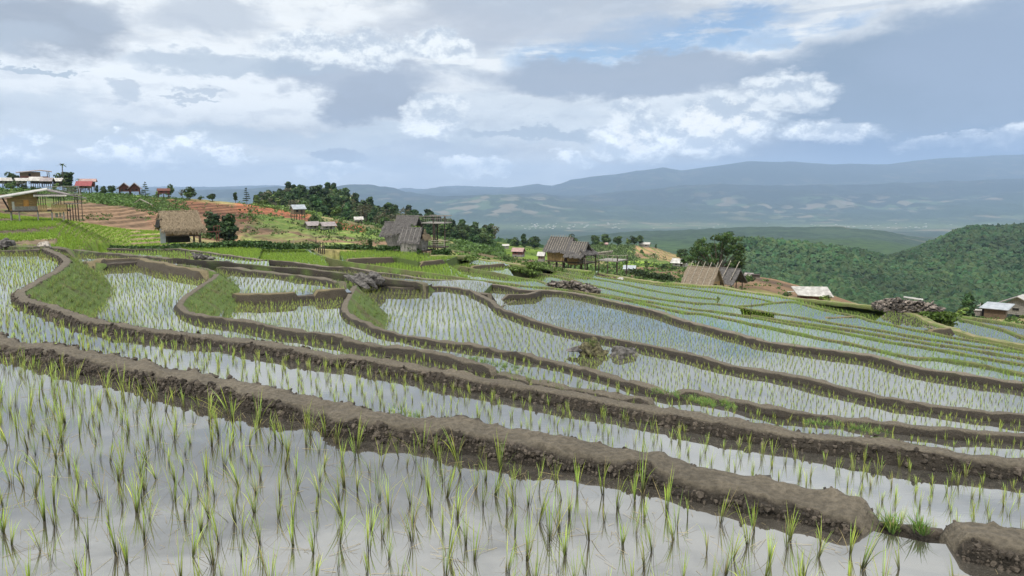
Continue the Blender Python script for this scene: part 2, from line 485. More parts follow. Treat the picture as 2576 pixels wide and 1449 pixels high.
L['B4'] = (TR('5', [(2420, 355), (2400, 392), (2375, 440), (2352, 490), (2350, 530), (2400, 575), (2500, 620)],
              '6', [(200, 458), (400, 502), (600, 537), (800, 563), (1000, 594), (1200, 634), (1400, 675), (1600, 724), (1800, 780), (2000, 838), (2200, 894)],
              '7', [(300, 525), (600, 585), (900, 648), (1200, 685), (1500, 725), (1800, 762), (2100, 790), (2400, 810), (2576, 820), (3000, 850)]), 5.30)
L['B5'] = (TR('C', [(150, 590), (330, 584), (480, 592), (600, 622), (900, 638), (1200, 622), (1400, 617), (1600, 642), (1750, 670), (1840, 705), (1960, 765), (2100, 830)],
              '6', [(1020, 312), (1150, 360), (1300, 410), (1500, 465), (1700, 503), (1900, 540), (2050, 572)],
              '7', [(150, 238), (300, 272), (600, 350), (900, 400), (1100, 442), (1300, 490), (1600, 560), (1900, 610), (2200, 650), (2576, 692), (3000, 735)]), 6.70)
L['B5s'] = (TR('C', [(1860, 718), (1960, 722), (2120, 738)]), 6.7)
L['B6s'] = (TR('C', [(2215, 750), (2400, 742), (2560, 738), (2700, 725)], 'D', [(200, 520), (330, 510)]), 7.65)
M1p = TR('A', [(1120, 300), (1600, 318), (2100, 326), (2450, 330)], 'B', [(60, 326), (250, 345), (500, 372), (800, 418), (1110, 460), (1300, 490), (1600, 505), (1900, 542), (2200, 580), (2400, 595)],
         'C', [(0, 340), (200, 372), (400, 410), (600, 432), (900, 472), (1150, 510), (1400, 522), (1700, 532), (1950, 552), (2050, 585), (2200, 603), (2400, 632)],
         'D', [(0, 500), (200, 507), (400, 508), (600, 522), (800, 552), (1000, 592), (1200, 640), (1400, 682), (1600, 730), (1800, 772), (2000, 822), (2200, 890), (2400, 955)],
         'E', [(0, 742), (200, 792), (400, 852), (600, 892), (800, 950), (1000, 998), (1200, 1028)], 'F', [(200, 852), (400, 890), (600, 940), (900, 1020), (1200, 1078), (1500, 1118), (1800, 1168), (2100, 1210), (2576, 1275), (3100, 1345)])
L['M1'] = (M1p, lambda x: np.interp(x, [190, 628, 700, 878, 1200, 1317, 3000], [6.7, 6.85, 7.1, 7.35, 7.65, 7.75, 7.75]))
L['G1'] = (TR('B', [(2010, 330), (2120, 390), (2260, 450), (2450, 500)], 'C', [(0, 262), (300, 302), (600, 346), (900, 390), (1200, 424), (1500, 467), (1800, 510), (2100, 545), (2400, 580)],
              'D', [(0, 435), (300, 460), (600, 490), (1000, 550), (1300, 595), (1600, 655), (1900, 722), (2200, 790), (2450, 835)],
              'E', [(0, 578), (200, 612), (400, 652), (600, 692), (800, 738), (1000, 775), (1300, 840), (1600, 900), (1900, 965), (2150, 1005)],
              'F', [(300, 745), (600, 820), (800, 862), (1000, 898), (1300, 905), (1600, 950), (2000, 1012), (2300, 1080), (2576, 1135), (3000, 1200)]),
           lambda x: np.interp(x, [780, 815, 878, 1100, 1317, 3000], [7.35, 7.4, 8.0, 8.5, 8.7, 8.7]))
L['G2'] = (TR('C', [(1480, 312), (1700, 332), (2000, 388), (2300, 442), (2500, 480)], 'D', [(0, 322), (200, 352), (380, 412), (700, 470), (1130, 548), (1400, 592), (1700, 642), (2000, 690), (2300, 740)],
              'E', [(0, 525), (200, 545), (400, 575), (600, 605), (900, 652), (1200, 708), (1500, 757), (1800, 802), (2100, 858)],
              'F', [(300, 600), (600, 660), (900, 702), (1200, 752), (1500, 802), (1800, 858), (2100, 912), (2576, 992), (3000, 1060)]),
           lambda x: np.interp(x, [1130, 1290, 1340, 3000], [9.1, 9.25, 9.5, 9.5]))
L['G2b'] = (TR('E', [(700, 600), (1000, 645), (1300, 690), (1700, 745), (2100, 805)], 'F', [(300, 530), (600, 585), (900, 632), (1200, 682), (1600, 740), (2000, 805), (2300, 855), (2576, 902), (3000, 970)]), 10.0)
L['G3'] = (TR('C', [(2330, 290), (2420, 352), (2560, 380)], 'D', [(150, 232), (400, 272), (700, 342), (900, 400), (1200, 462), (1500, 530), (1800, 590), (2100, 640), (2400, 672)],
              'E', [(0, 435), (200, 438), (500, 472), (800, 530), (1100, 580), (1400, 622), (1700, 672), (2000, 728)],
              'F', [(150, 440), (300, 462), (600, 512), (900, 570), (1200, 618), (1500, 660), (1800, 710), (2100, 748), (2576, 812), (3000, 870)]),
           lambda x: np.interp(x, [1275, 1320, 1380, 1500, 3000], [9.1, 9.9, 10.5, 10.6, 10.6]))
L['H'] = (TR('E', [(500, 472), (700, 472), (850, 460), (1100, 430), (1400, 412), (1550, 450), (1700, 490), (2000, 560), (2250, 605), (2400, 637), (2480, 668)],
             'F', [(300, 345), (600, 402), (900, 472), (1200, 522), (1500, 588), (1900, 648), (2200, 700), (2576, 782), (3000, 850)]), 11.4)
L['G6'] = (TR('D', [(400, 200), (600, 245), (800, 295), (1100, 340), (1400, 392), (1700, 458), (2000, 518), (2300, 568), (2500, 600)], 'E', [(0, 345), (150, 362), (260, 372), (330, 415)]),
           lambda x: np.interp(x, [1385, 1500, 1820], [11.75, 11.8, 11.8]))
L['G7'] = (TR('D', [(1040, 282), (1200, 308), (1400, 340), (1700, 380), (2000, 425), (2300, 460), (2500, 482)], 'E', [(0, 237), (300, 280), (600, 322), (900, 367), (1050, 402), (1110, 425)]), 12.3)
EDGEp = TR('C', [(1200, 160), (1600, 165), (1800, 185), (2000, 228), (2300, 262)], 'D', [(0, 137), (300, 168), (600, 185), (900, 212), (1100, 240), (1400, 292), (1700, 348), (2000, 385), (2300, 402)],
           'E', [(0, 172), (300, 187), (600, 240), (900, 285), (1200, 330), (1500, 370), (1800, 397), (2100, 422), (2500, 462)],
           'F', [(300, 122), (600, 172), (900, 240), (1050, 282), (1150, 342), (1300, 400), (1500, 462), (1700, 530), (1900, 582), (2200, 640), (2576, 712), (3000, 780)])
edge_drop = lambda x: np.interp(x, [1080, 1151, 1170, 1200, 1317, 1340, 1385, 1410, 1490, 1530, 1756, 2000, 2150, 2330, 2576, 3000], [8.2, 8.3, 9.1, 9.15, 9.2, 9.3, 11.7, 12.2, 12.3, 13.05, 13.12, 13.2, 12.4, 12.4, 12.2, 12.2])
L['EDGE'] = (EDGEp, edge_drop)
L['K1'] = (TR('F', [(1560, 300), (1750, 345), (2000, 402), (2300, 482), (2576, 590), (3000, 700)]), 13.9)
L['K2'] = (TR('F', [(1540, 272), (1800, 300), (2100, 342), (2400, 388), (2576, 420), (3000, 480)]), 14.9)
L['T1'] = (TR('A', [(-900, 360), (-300, 352), (0, 343), (200, 345), (420, 343), (600, 340)]), 3.35)
L['T2'] = (TR('A', [(-900, 255), (-300, 262), (0, 268), (150, 272), (400, 285), (600, 292), (850, 298), (1100, 303)]), 3.4)
L['X1a'] = (TR('A', [(1080, 522), (1200, 512), (1310, 512), (1370, 545)]), 4.2)
L['X1'] = (TR('A', [(1400, 520), (1500, 472), (1600, 482), (1800, 472), (2080, 462), (2160, 490), (2300, 522), (2500, 555)], 'B', [(60, 588), (250, 612), (480, 655)]), 4.2)
L['Lb'] = (TR('A', [(1080, 325), (1300, 362), (1500, 382), (1800, 402), (2100, 425), (2400, 450)], 'B', [(0, 462), (300, 490), (600, 503), (900, 532), (1200, 560), (1500, 590), (1800, 603), (2100, 640), (2400, 680)],
               'C', [(0, 435), (200, 452), (350, 470), (500, 490), (700, 520), (900, 545), (1080, 562), (1150, 598)]),
           lambda x: np.interp(x, [184, 439, 628, 700, 878, 1075], [4.15, 4.2, 5.0, 5.3, 6.0, 6.4]))
L['La'] = (TR('B', [(350, 560), (600, 590), (900, 612), (1100, 640), (1400, 662), (1700, 700), (2000, 740), (2200, 762), (2400, 800), (2520, 830)]), 5.0)
L['X2'] = (TR('P', [(572, 737), (640, 739), (700, 737), (762, 733)]), 5.0)
L['X2b'] = (TR('P', [(776, 733), (820, 730), (884, 725)]), 5.0)
L['W1'] = (TR('C', [(-100, 222), (200, 205), (400, 195), (700, 180)]), 8.0)
L['W2'] = (TR('C', [(1010, 262), (1200, 243), (1430, 220)]), 8.2)
L['W3'] = (TR('C', [(1760, 325), (2000, 305), (2330, 278)]), 8.95)
L['W4'] = (TR('E', [(1800, 655), (2100, 645), (2400, 632)]), 11.45)
L['W5'] = (TR('F', [(1130, 492), (1350, 470), (1560, 458)]), 12.0)


def spline_xy(P, step0):
    """Catmull-Rom through points, resampled with a step growing with distance"""
    P = np.array(P, float)
    Q = np.vstack([2 * P[0] - P[1], P, 2 * P[-1] - P[-2]])
    out = []
    for i in range(1, len(Q) - 2):
        p0, p1, p2, p3 = Q[i - 1:i + 3]
        n = max(3, int(np.linalg.norm(p2[:2] - p1[:2]) / (step0 * .5)))
        n = min(n, 400)
        t = np.linspace(0, 1, n, endpoint=False)[:, None]
        out.append(.5 * ((2 * p1) + (-p0 + p2) * t + (2 * p0 - 5 * p1 + 4 * p2 - p3) * t ** 2 + (-p0 + 3 * p1 - 3 * p2 + p3) * t ** 3))
    out = np.vstack(out + [P[-1:]])
    # resample
    s = np.concatenate([[0], np.cumsum(np.linalg.norm(np.diff(out[:, :2], axis=0), axis=1))])
    d = np.maximum(out[:, 1], 1.0)
    dens = 1.0 / np.clip(step0 * d / 6.0, step0, .55)
    u = np.concatenate([[0], np.cumsum((dens[1:] + dens[:-1]) / 2 * np.diff(s))])
    m = max(6, int(u[-1]))
    si = np.interp(np.linspace(0, u[-1], m), u, s)
    return np.stack([np.interp(si, s, out[:, k]) for k in range(3)], 1)


CR = {}
for k, (pts, dr) in L.items():
    p = np.array(pts)
    dd = dr(p[:, 0]) if callable(dr) else np.full(len(p), float(dr))
    CR[k] = spline_xy(on_drop(p[:, 0], p[:, 1], dd), .03 if k in ('B1', 'B1b') else .06)
EYE = CAM[2]

BUNDPTS = []      # samples (x, y, nx, ny, front, back) that keep the seedlings off the bunds
CTL = []
CLODS = []
GRASSPTS = []     # where grass grows on banks


def bund(name, key, near, far, width, back=None, front=None, rough=.03, top=(.128, .110, .083), side=(.038, .032, .025), bank=None, green=.0, m=(6, 7, 7), label=None, ends=(.3, .3), bgreen=0.0):
    """earth bund swept along a traced crest: wet front face, trodden top, bank down to the lower paddy"""
    C = CR[key]
    n = len(C)
    tg = np.gradient(C[:, :2], axis=0)
    for _ in range(3):
        tg[1:-1] = (tg[:-2] + tg[1:-1] * 2 + tg[2:]) / 4
    tg /= np.linalg.norm(tg, axis=1)[:, None] + 1e-9
    nm = np.stack([-tg[:, 1], tg[:, 0]], 1)
    zn = np.full(n, EYE - near) if np.isscalar(near) else EYE - np.asarray(near(C))
    zf = np.full(n, EYE - far) if np.isscalar(far) else EYE - np.asarray(far(C))
    zc = C[:, 2]
    arc = np.concatenate([[0], np.cumsum(np.linalg.norm(np.diff(C[:, :2], axis=0), axis=1))])
    dist = C[:, 1]
    wv = width * (1 + .16 * fbm(arc / 1.3, arc * 0 + hash(key) % 97, 3.3, 3))
    fr = (front if front is not None else .10 + .25 * (zc - zn).clip(0)) + 0 * arc
    bk = (back if back is not None else .18 + .75 * (zc - zf).clip(0)) + 0 * arc
    a, b, c = m
    off, zz, kind = [], [], []
    def add(o, z, kd): off.append(o); zz.append(z); kind.append(np.full(n, kd))
    add(-(wv / 2 + fr * 1.12), zn - .16, 0.0)
    for i in range(a):
        t = i / (a - 1)
        add(-(wv / 2 + fr * (1 - t) ** 1.0), zn - .03 + (zc - zn) * (t ** .8), .0 + .5 * t)
    for i in range(b):
        t = i / (b - 1)
        add(-wv / 2 * .86 + wv * .86 * t, zc + .018 * np.sin(math.pi * t), 1.0)
    for i in range(c):
        t = i / (c - 1)
        add(wv / 2 + bk * t, zc - .03 - (zc - .03 - zf) * t ** 1.05, 2.0 + t)
    add(wv / 2 + bk * 1.15, zf - .14, 3.0)
    off, zz, kind = np.array(off).T, np.array(zz).T, np.array(kind).T
    # taper the ends down
    e = np.minimum(ss(arc, 0, ends[0] * 1.0) if ends[0] else 1.0, ss(arc[-1] - arc, 0, ends[1]) if ends[1] else 1.0)
    e = (np.ones(n) * e)[:, None]
    lowz = np.minimum(zn, zf)[:, None] - .14
    zz = lowz + (zz - lowz) * (1 - (1 - e) ** 2)
    off = off * (.35 + .65 * e)
    X_ = C[:, 0:1] + nm[:, 0:1] * off; Y_ = C[:, 1:2] + nm[:, 1:2] * off
    # lumps
    amp = rough * np.where((kind > .9) & (kind < 1.1), .75, 1.5)
    n1 = fbm(X_ / .45, Y_ / .45, zz / .45, 3); n2 = fbm(X_ / .11, Y_ / .11, zz / .11 + 5, 3); n3 = fbm(X_ / 1.9, Y_ / 1.9, 0, 2)
    edge = np.exp(-((np.abs(off) - (wv / 2)[:, None]) / .09) ** 2)
    cl = np.clip(vnoise(X_ / .07, Y_ / .07, zz / .05 + 3), 0, 1) ** 1.5 + .6 * np.clip(vnoise(X_ / .03, Y_ / .03, zz / .03), 0, 1)
    cl = cl * np.clip(1.6 - dist / 14, 0, 1)[:, None] * ((kind < .95) | (kind > 1.5))
    dz = amp * (n1 * .9 + n2 * .6 + cl * .55) + n3 * rough * 1.2 + edge * rough * (.3 + 1.0 * np.maximum(n2, 0) + .8 * n1)
    zz = zz + dz * e
    sg = np.sign(off)
    X_ = X_ + nm[:, 0:1] * amp * (n2 * 1.1 + sg * cl * .8); Y_ = Y_ + nm[:, 1:2] * amp * (n2 * 1.1 + sg * cl * .8)
    V = np.stack([X_, Y_, zz], -1)
    k = V.shape[1]
    I = np.arange(n - 1)[:, None] * k + np.arange(k - 1)[None]
    F = np.stack([I, I + k, I + k + 1, I + 1], -1).reshape(-1, 4)[:, ::-1]
    bank = bank or side
    colr = np.zeros(V.shape)
    kk = kind[..., None]
    cs, ct, cb = np.array(side), np.array(top), np.array(bank)
    g = np.array((.12, .19, .035)); gd = np.array((.075, .12, .028))
    colr = cs * (1 - ss(kk, .4, 1.0)) + ct * ss(kk, .4, 1.0)
    colr = np.where(kk > 1.5, cb * ss(kk, 1.5, 2.1) + ct * (1 - ss(kk, 1.5, 2.1)), colr)
    gn = fbm(X_ / .5, Y_ / .5, 9, 3)
    gm = ss(gn, -.5 + (1 - green) * 1.4 - .5, (1 - green) * 1.4 - .1)[..., None] * (green > 0)
    colr = colr * (1 - gm) + (g * .6 + gd * .4) * gm
    gm2 = (kind > 1.6)[..., None] * ss(gn, .25 - .95 * bgreen, .85 - .95 * bgreen)[..., None] * (bgreen > 0)
    colr = colr * (1 - gm2) + np.array((.10, .15, .036)) * gm2
    damp = ss(zz - np.minimum(zn, 9e9)[:, None], .09, .0)[..., None] * (kind < .9)[..., None]
    colr = colr * (1 - .35 * damp)
    colr = colr * (1 + .16 * n1[..., None] + .16 * n2[..., None] + .25 * cl[..., None])
    o = mk(name, V.reshape(-1, 3), F, M_SOIL, cols=np.clip(colr.reshape(-1, 3), .01, .9), smooth=True)
    tag(o, label, None, None, 'structure')
    if len(CTL) < 9999: CTL.append(np.stack([C[:, 0], C[:, 1], np.minimum(zn, zf) - .75], 1)[::5])
    BUNDPTS.append(np.stack([C[:, 0], C[:, 1], nm[:, 0], nm[:, 1], wv / 2 + fr, wv / 2 + bk], 1))
    if key in ('B1', 'B1b', 'B2'): CLODS.append((V, kind, {'B1': 3000, 'B1b': 500, 'B2': 2200}[key]))
    if bgreen or green:
        GRASSPTS.append((V, kind, max(green, 0), bgreen, dist))
    return o


PATHM = (6, 7, 7)
near8 = (12, 12, 8)
bund('earth_bund', 'B1', 2.10, 3.5, .30, front=.08, rough=.036, m=(13, 15, 8), back=.5, ends=(0, .55), label='bare earth bund along the far side of the nearest flooded paddy')
bund('earth_bund', 'B1b', 2.10, 3.5, .27, front=.08, rough=.036, m=(13, 15, 8), back=.5, ends=(.4, 0), label='short end of the muddy bund beyond the water gap at lower right')
bund('earth_bund', 'B2', 3.5, lambda C: np.interp(project(C)[0], [1500, 1750], [4.6, 5.45]), .32, front=.10, rough=.038, m=(9, 9, 8), back=1.5, bgreen=1.0, bank=(.115, .10, .05), ends=(0, 0), label='long curved earth path around the second flooded paddy')
bund('earth_bund', 'B3', 4.6, 5.45, .26, rough=.045, back=1.3, bgreen=1.0, bank=(.115, .10, .05), m=PATHM, label='winding earth bund beyond the long curved path')
bund('earth_bund', 'B3x', 4.6, 5.45, .34, rough=.05, m=PATHM, green=.06, label='broken low mud ridge in the narrow strip of water')
bund('earth_bund', 'B4', 5.45, 6.9, .28, front=.11, rough=.045, m=PATHM, back=1.6, bgreen=.9, bank=(.115, .10, .05), ends=(.3, 0), label='earth bund below the paddy with two rocks')
bund('earth_bund', 'B5', 6.9, 8.0, .32, front=.14, rough=.04, m=PATHM, back=.9, bgreen=.5, ends=(.3, 0), label='earth bund behind the paddy with two rocks')
bund('earth_bund', 'B5s', 6.95, 8.0, .45, rough=.05, m=PATHM, label='short muddy spur beside the water gap')
bund('earth_bund', 'B6s', 8.0, 8.0, .5, rough=.07, m=PATHM, label='short dark mud spur ending at the water gap')
bund('footpath', 'M1', lambda C: np.interp(project(C)[0], [190, 628, 700, 878, 1200, 1317], [6.95, 6.98, 7.5, 7.6, 7.85, 8.0]), lambda C: np.interp(project(C)[0], [190, 628, 780, 878, 1317], [6.95, 7.1, 7.6, 8.3, 8.85]),
     .42, front=.15, rough=.045, m=(5, 6, 5), top=(.17, .146, .112), bgreen=.8, green=.12, ends=(.8, 0), label='long trodden footpath crossing the middle of the terraces')
GT = dict(rough=.035, m=(4, 4, 4), top=(.15, .14, .065), side=(.085, .085, .04), green=.5, bgreen=.7, ends=(.5, 0), back=.4)
for key, nr, fr_ in (('G1', 8.78, 9.58), ('G2', 9.58, 10.08), ('G2b', 10.08, 10.68), ('G3', 10.68, 11.48), ('H', 11.48, 12.38), ('G6', 11.88, 12.38), ('G7', 12.38, 13.28)):
    bund('grassy_bund', key, nr, fr_, .24, label='grassy low bund between green terraces on the right slope', **GT)
bund('grassy_bund', 'EDGE', lambda C: edge_drop(project(C)[0]) + .22, lambda C: edge_drop(project(C)[0]) + 1.6, .8, rough=.06, m=(4, 5, 5), top=(.25, .22, .12), side=(.13, .14, .05), green=.45, bgreen=.9, ends=(0, 0), back=1.5, label='trodden grassy edge where the terraces drop to the valley')
bund('grassy_bund', 'K1', 14.05, 15.1, .5, label='grassy bund of the small lower paddies at far right', **GT)
bund('grassy_bund', 'K2', 15.1, 16.0, .6, label='grassy far edge of the lower right paddies', **GT)
bund('earth_bund', 'T1', 3.5, 3.9, .45, rough=.05, m=PATHM, green=.3, bgreen=.5, ends=(0, 0), label='low bund at the back of the left paddy')
bund('earth_bund', 'T2', 3.65, 3.9, .5, rough=.05, m=PATHM, green=.35, bgreen=.6, ends=(0, .8), label='low bund before the green terraces on the left')
WT = dict(rough=.05, m=(6, 5, 5), side=(.060, .050, .036), top=(.17, .14, .08), bgreen=.6, back=.5, ends=(.2, .2))
bund('earth_bund', 'X1a', 4.6, 4.3, .4, label='dark mud bank left of the small spillway', **WT)
bund('earth_bund', 'X1', 4.6, 4.35, .5, front=.3, label='dark mud bank right of the small spillway', **WT)
bund('earth_bund', 'Lb', lambda C: np.interp(project(C)[0], [184, 439, 628, 700, 878, 1075], [4.35, 4.4, 5.55, 5.7, 6.4, 6.6]), lambda C: np.interp(project(C)[0], [184, 628, 700, 878, 1075], [6.9, 7.0, 7.6, 7.6, 7.8]), .45, rough=.05, m=PATHM, green=.3, bgreen=.8, ends=(.6, .3), label='muddy bund between narrow strips of young rice')
bund('earth_bund', 'La', 5.2, 5.6, .5, rough=.05, m=PATHM, green=.25, bgreen=.6, label='muddy bund behind the bright triangular paddy')
bund('earth_bund', 'X2', 5.45, 5.2, .4, label='dark mud bank left of the little waterfall', **WT)
bund('earth_bund', 'X2b', 5.45, 5.2, .4, label='dark mud bank right of the little waterfall', **WT)
WT2 = dict(WT); WT2['back'] = .4; WT2['ends'] = (.6, .3)
bund('earth_bund', 'W1', 8.75, 8.15, .5, label='brown retaining bank left of the grey hut', **WT2)
bund('earth_bund', 'W2', 8.75, 8.35, .5, label='brown retaining bank in front of the grey hut', **WT2)
bund('earth_bund', 'W3', 9.35, 9.22, .5, label='brown retaining bank below the bamboo stilt hut', **WT2)
bund('earth_bund', 'W4', 11.9, 11.6, .5, label='low brown retaining bank among the right terraces', **WT2)
bund('earth_bund', 'W5', 12.5, 12.1, .5, label='low brown retaining bank near the far right path', **WT2)

for key, a_, b_, dr_, nr, fr_ in (('s1', ('B1', -1), ('B1b', 0), 2.115, 2.2, 3.5), ('s2', ('X2', -1), ('X2b', 0), 5.21, 5.45, 5.2), ('s3', ('X1a', -1), ('X1', 0), 4.36, 4.6, 4.3), ('s4', ('B5s', -1), ('B6s', 0), 8.0, 8.0, 8.0)):
    p, q = CR[a_[0]][a_[1]], CR[b_[0]][b_[1]]
    if a_[1] == -1: p = CR[a_[0]][-1 - min(12, len(CR[a_[0]]) // 3)]
    q = CR[b_[0]][min(12, len(CR[b_[0]]) // 3)]
    if key == 's1': p, q = on_drop(2180, 1316, 2.115), on_drop(2370, 1338, 2.115)
    P = np.array([p, p * .66 + q * .34, p * .34 + q * .66, q]); P[:, 2] = EYE - dr_
    CR[key] = spline_xy(P, .04)
    bund('mud_sill', key, nr, fr_, .10 if key == 's1' else .3, back=.12 if key == 's1' else None, rough=.02 if key == 's1' else .03, m=(5, 6, 5), ends=(0, 0), top=(.09, .075, .06), label='wet mud sill where water spills between paddies')
    BUNDPTS.pop()
# ------------------------------------------------------------------ water sheets
SHEETS = []


def part_line(key, x0=-9e9, x1=9e9, rev=False):
    c = CR[key][:, :2]; px = project(CR[key])[0]
    s = c[(px >= x0) & (px <= x1)]
    s = s[::max(1, len(s) // 90)]
    return s[::-1] if rev else s


def px_pts(pts, drop): return on_drop(np.array([p[0] for p in pts]), np.array([p[1] for p in pts]), drop)[:, :2]


def sheet(polys, drop, rice, m=None, green=0.0, label=None):
    """level water surface; `polys` are joined in order. rice = (spacing, height, richness)"""
    P = np.vstack(polys)
    z = EYE - drop
    tri = tessellate_polygon([[Vector((p[0], p[1], 0)) for p in P]])
    o = mk('paddy_water', np.column_stack([P, np.full(len(P), 0.0)]), np.array([t for t in tri]), m or M_WAT1, loc=(0, 0, z))
    # faces upward
    me = o.data
    if label != 'nearest flooded paddy with grey silty water':
        Q = np.array([p for i_, p in enumerate(P) if i_ == 0 or np.linalg.norm(p - P[i_ - 1]) > .03])
        n_ = len(Q); vv = np.vstack([np.column_stack([Q, np.full(n_, -.004)]), np.column_stack([Q, np.full(n_, -2.8 if drop > 6 else -.8)])])
        ff = np.array([[i_, (i_ + 1) % n_, n_ + (i_ + 1) % n_, n_ + i_] for i_ in range(n_)])
        cs = np.array((.09, .13, .035)) if drop > 6.8 else np.array((.07, .06, .04))
        k_ = mk('paddy_bank', vv, ff, M_SOIL, cols=np.repeat(cs[None], 2 * n_, 0), loc=(0, 0, z)); tag(k_, 'earth side under the rim of a paddy', None, None, 'structure')
    if len(me.polygons) and me.polygons[0].normal.z < 0: me.flip_normals()
    tag(o, label, None, None, 'structure')
    SHEETS.append((P, z, rice, green))
    return o


sheet([part_line('B1', x1=2235), part_line('B1b', x0=2335), px_pts([(3000, 1700), (2900, 2300)], 2.1), np.array([[2, .6], [-2, .6]]), px_pts([(-500, 2300), (-1200, 1300), (-800, 880)], 2.1)], 2.1, (.205, .27, 2), M_WAT0, label='nearest flooded paddy with grey silty water')
sheet([part_line('B1', -420, 2235), part_line('B1b', x0=2335, x1=3000), px_pts([(3100, 1290)], 3.5), part_line('B2', rev=True), part_line('T1', x1=115, rev=True)], 3.5, (.25, .25, 2), label='second flooded paddy curving round to the left')
sheet([part_line('B2', x1=1760), part_line('B3x', rev=True), part_line('B3', rev=True), part_line('X1', x0=230, x1=505, rev=True), part_line('X1a', rev=True)], 4.6, (.26, .25, 1), label='flooded paddy behind the long curved path')
sheet([part_line('B3', x0=450), part_line('B3x'), part_line('B2', x0=1760), part_line('B4', rev=True), part_line('X2b', rev=True), part_line('X2', rev=True)], 5.45, (.26, .25, 1), label='flooded paddy below the little waterfall')
sheet([part_line('X2'), part_line('X2b'), part_line('La', rev=True), part_line('B3', x1=550)], 5.2, (.28, .25, 1), label='bright triangular paddy above the little waterfall')
sheet([part_line('B4'), part_line('B5', rev=True)], 6.9, (.28, .26, 1), label='flooded paddy with two rocks standing in it')
sheet([part_line('B5'), part_line('M1', x0=1180, rev=True), part_line('Lb', x0=1040, rev=True)], 8.0, (.28, .25, 1), label='flooded paddy reflecting blue sky below the footpath')
sheet([part_line('X1a'), part_line('X1', x1=450), part_line('Lb', x1=450, rev=True)], 4.35, (.28, .25, 1), label='small paddy above the spillway at left')
sheet([part_line('La', x0=690), part_line('B5', x1=1100), part_line('Lb', x0=690, rev=True)], 6.5, (.3, .27, 3), label='narrow strip of water behind the triangular paddy')
sheet([part_line('X1', x0=440), part_line('La', x1=700), part_line('Lb', x0=440, x1=700, rev=True)], 5.55, (.32, .27, 3), label='narrow muddy strip with thin water')
sheet([part_line('Lb', x1=690), part_line('M1', x1=690, rev=True)], 7.0, (.34, .29, 3), label='pale water strips below the footpath at left')
sheet([part_line('Lb', x0=680), part_line('B5', x0=1080, x1=1190), part_line('M1', x0=680, x1=1240, rev=True)], 7.6, (.34, .28, 1), label='long strip of water along the footpath')
GW = M_WATG
sheet([part_line('M1', x0=640, x1=830), part_line('G1', x1=815, rev=True), px_pts([(770, 624), (650, 624)], 7.45)], 7.45, (.34, .34, 5), GW, 0, label='green rice paddy behind the footpath, left of the fence posts')
sheet([part_line('M1', x1=660), px_pts([(660, 624), (430, 622), (300, 622), (200, 622)], 7.05)], 7.05, (.34, .34, 6), GW, 1, label='green rice strip in front of the thatched hut')
sheet([part_line('M1', x0=800), part_line('G1', x0=800, rev=True)], 8.78, (.37, .27, 3), GW, 0, label='green terrace just beyond the footpath')
sheet([part_line('G1', x0=820, x1=1200), part_line('W2', rev=True), part_line('W1', rev=True)], 8.75, (.34, .32, 5), GW, 1, label='green terrace below the retaining banks')
sheet([part_line('W1'), part_line('W2')[:1], px_pts([(1050, 634), (940, 624), (850, 623)], 8.15)], 8.15, (.36, .32, 6), GW, 1, label='green terrace above the left retaining bank')
sheet([part_line('W2'), part_line('EDGE', x1=1160, rev=True), px_pts([(1075, 636), (1040, 636)], 8.35)], 8.35, (.36, .32, 6), GW, 1, label='green terrace beside the grey hut')
sheet([part_line('G1', x0=1100), part_line('G2', rev=True)], 9.58, (.37, .27, 3), GW, 0, label='green terrace with bright water gleams')
sheet([part_line('G2', x1=1300), part_line('W3', rev=True), part_line('EDGE', x0=1165, x1=1195, rev=True)], 9.32, (.36, .3, 4), GW, 0, label='bright terrace below the bamboo stilt hut bank')
sheet([part_line('G2', x0=1280, x1=1960), part_line('G3', x0=1300, x1=1960, rev=True)], 10.68, (.37, .27, 3), GW, 0, label='bright terrace behind the stone pile')
sheet([part_line('G2', x0=1850), part_line('G2b', rev=True)], 10.08, (.37, .27, 3), label='narrow bright terrace on the right slope')
sheet([part_line('G2b'), part_line('G3', x0=1850, rev=True)], 10.68, (.37, .27, 3), label='very narrow bright terrace on the right slope')
sheet([part_line('W3'), part_line('EDGE', x0=1195, x1=1335, rev=True)], 9.22, (.36, .3, 4), GW, 0, label='green terrace at the edge left of the bamboo stilt hut')
sheet([part_line('G3', x0=1340, x1=1790), part_line('G6', x1=1815, rev=True), part_line('EDGE', x0=1370, x1=1400, rev=True)], 11.88, (.37, .27, 3), GW, 0, label='long terrace running to the muddy tip')
sheet([part_line('G3', x0=1780), part_line('H', rev=True), part_line('G6', x0=1800)], 11.48, (.37, .27, 3), GW, 0, label='terrace with wavy rim on the right')
sheet([part_line('G6'), part_line('H', x0=1840, x1=1950), part_line('G7', rev=True), part_line('EDGE', x0=1400, x1=1510, rev=True)], 12.38, (.37, .27, 3), GW, 0, label='terrace below the topmost rim')
sheet([part_line('G7'), part_line('H', x0=1945), part_line('EDGE', x0=1480, rev=True)], 13.28, (.37, .27, 3), GW, 0, label='outermost terrace along the edge of the slope')
sheet([part_line('H', x0=2170), part_line('EDGE', x0=2230, rev=True)], 12.5, (.37, .27, 3), label='bright terrace in front of the great stone pile')
sheet([part_line('EDGE', x0=2345), part_line('K1', rev=True)], 14.05, (.37, .27, 3), label='lower paddy beyond the path at far right')
sheet([part_line('K1'), part_line('K2', rev=True)], 15.1, (.38, .3, 2), label='farthest small paddy at right')
# ------------------------------------------------------------------ ground: one sheet from the camera to the horizon
CP = math.cos(PITCH)


def ring(*pts):
    """(px, py, depth) readings -> arrays of column coordinate, depth, height"""
    a = np.array(pts, float)
    P = at_depth(a[:, 0], a[:, 1], a[:, 2])
    u = CX + P[:, 0] / P[:, 1] / CP * FPX
    return u, a[:, 2], P[:, 2]


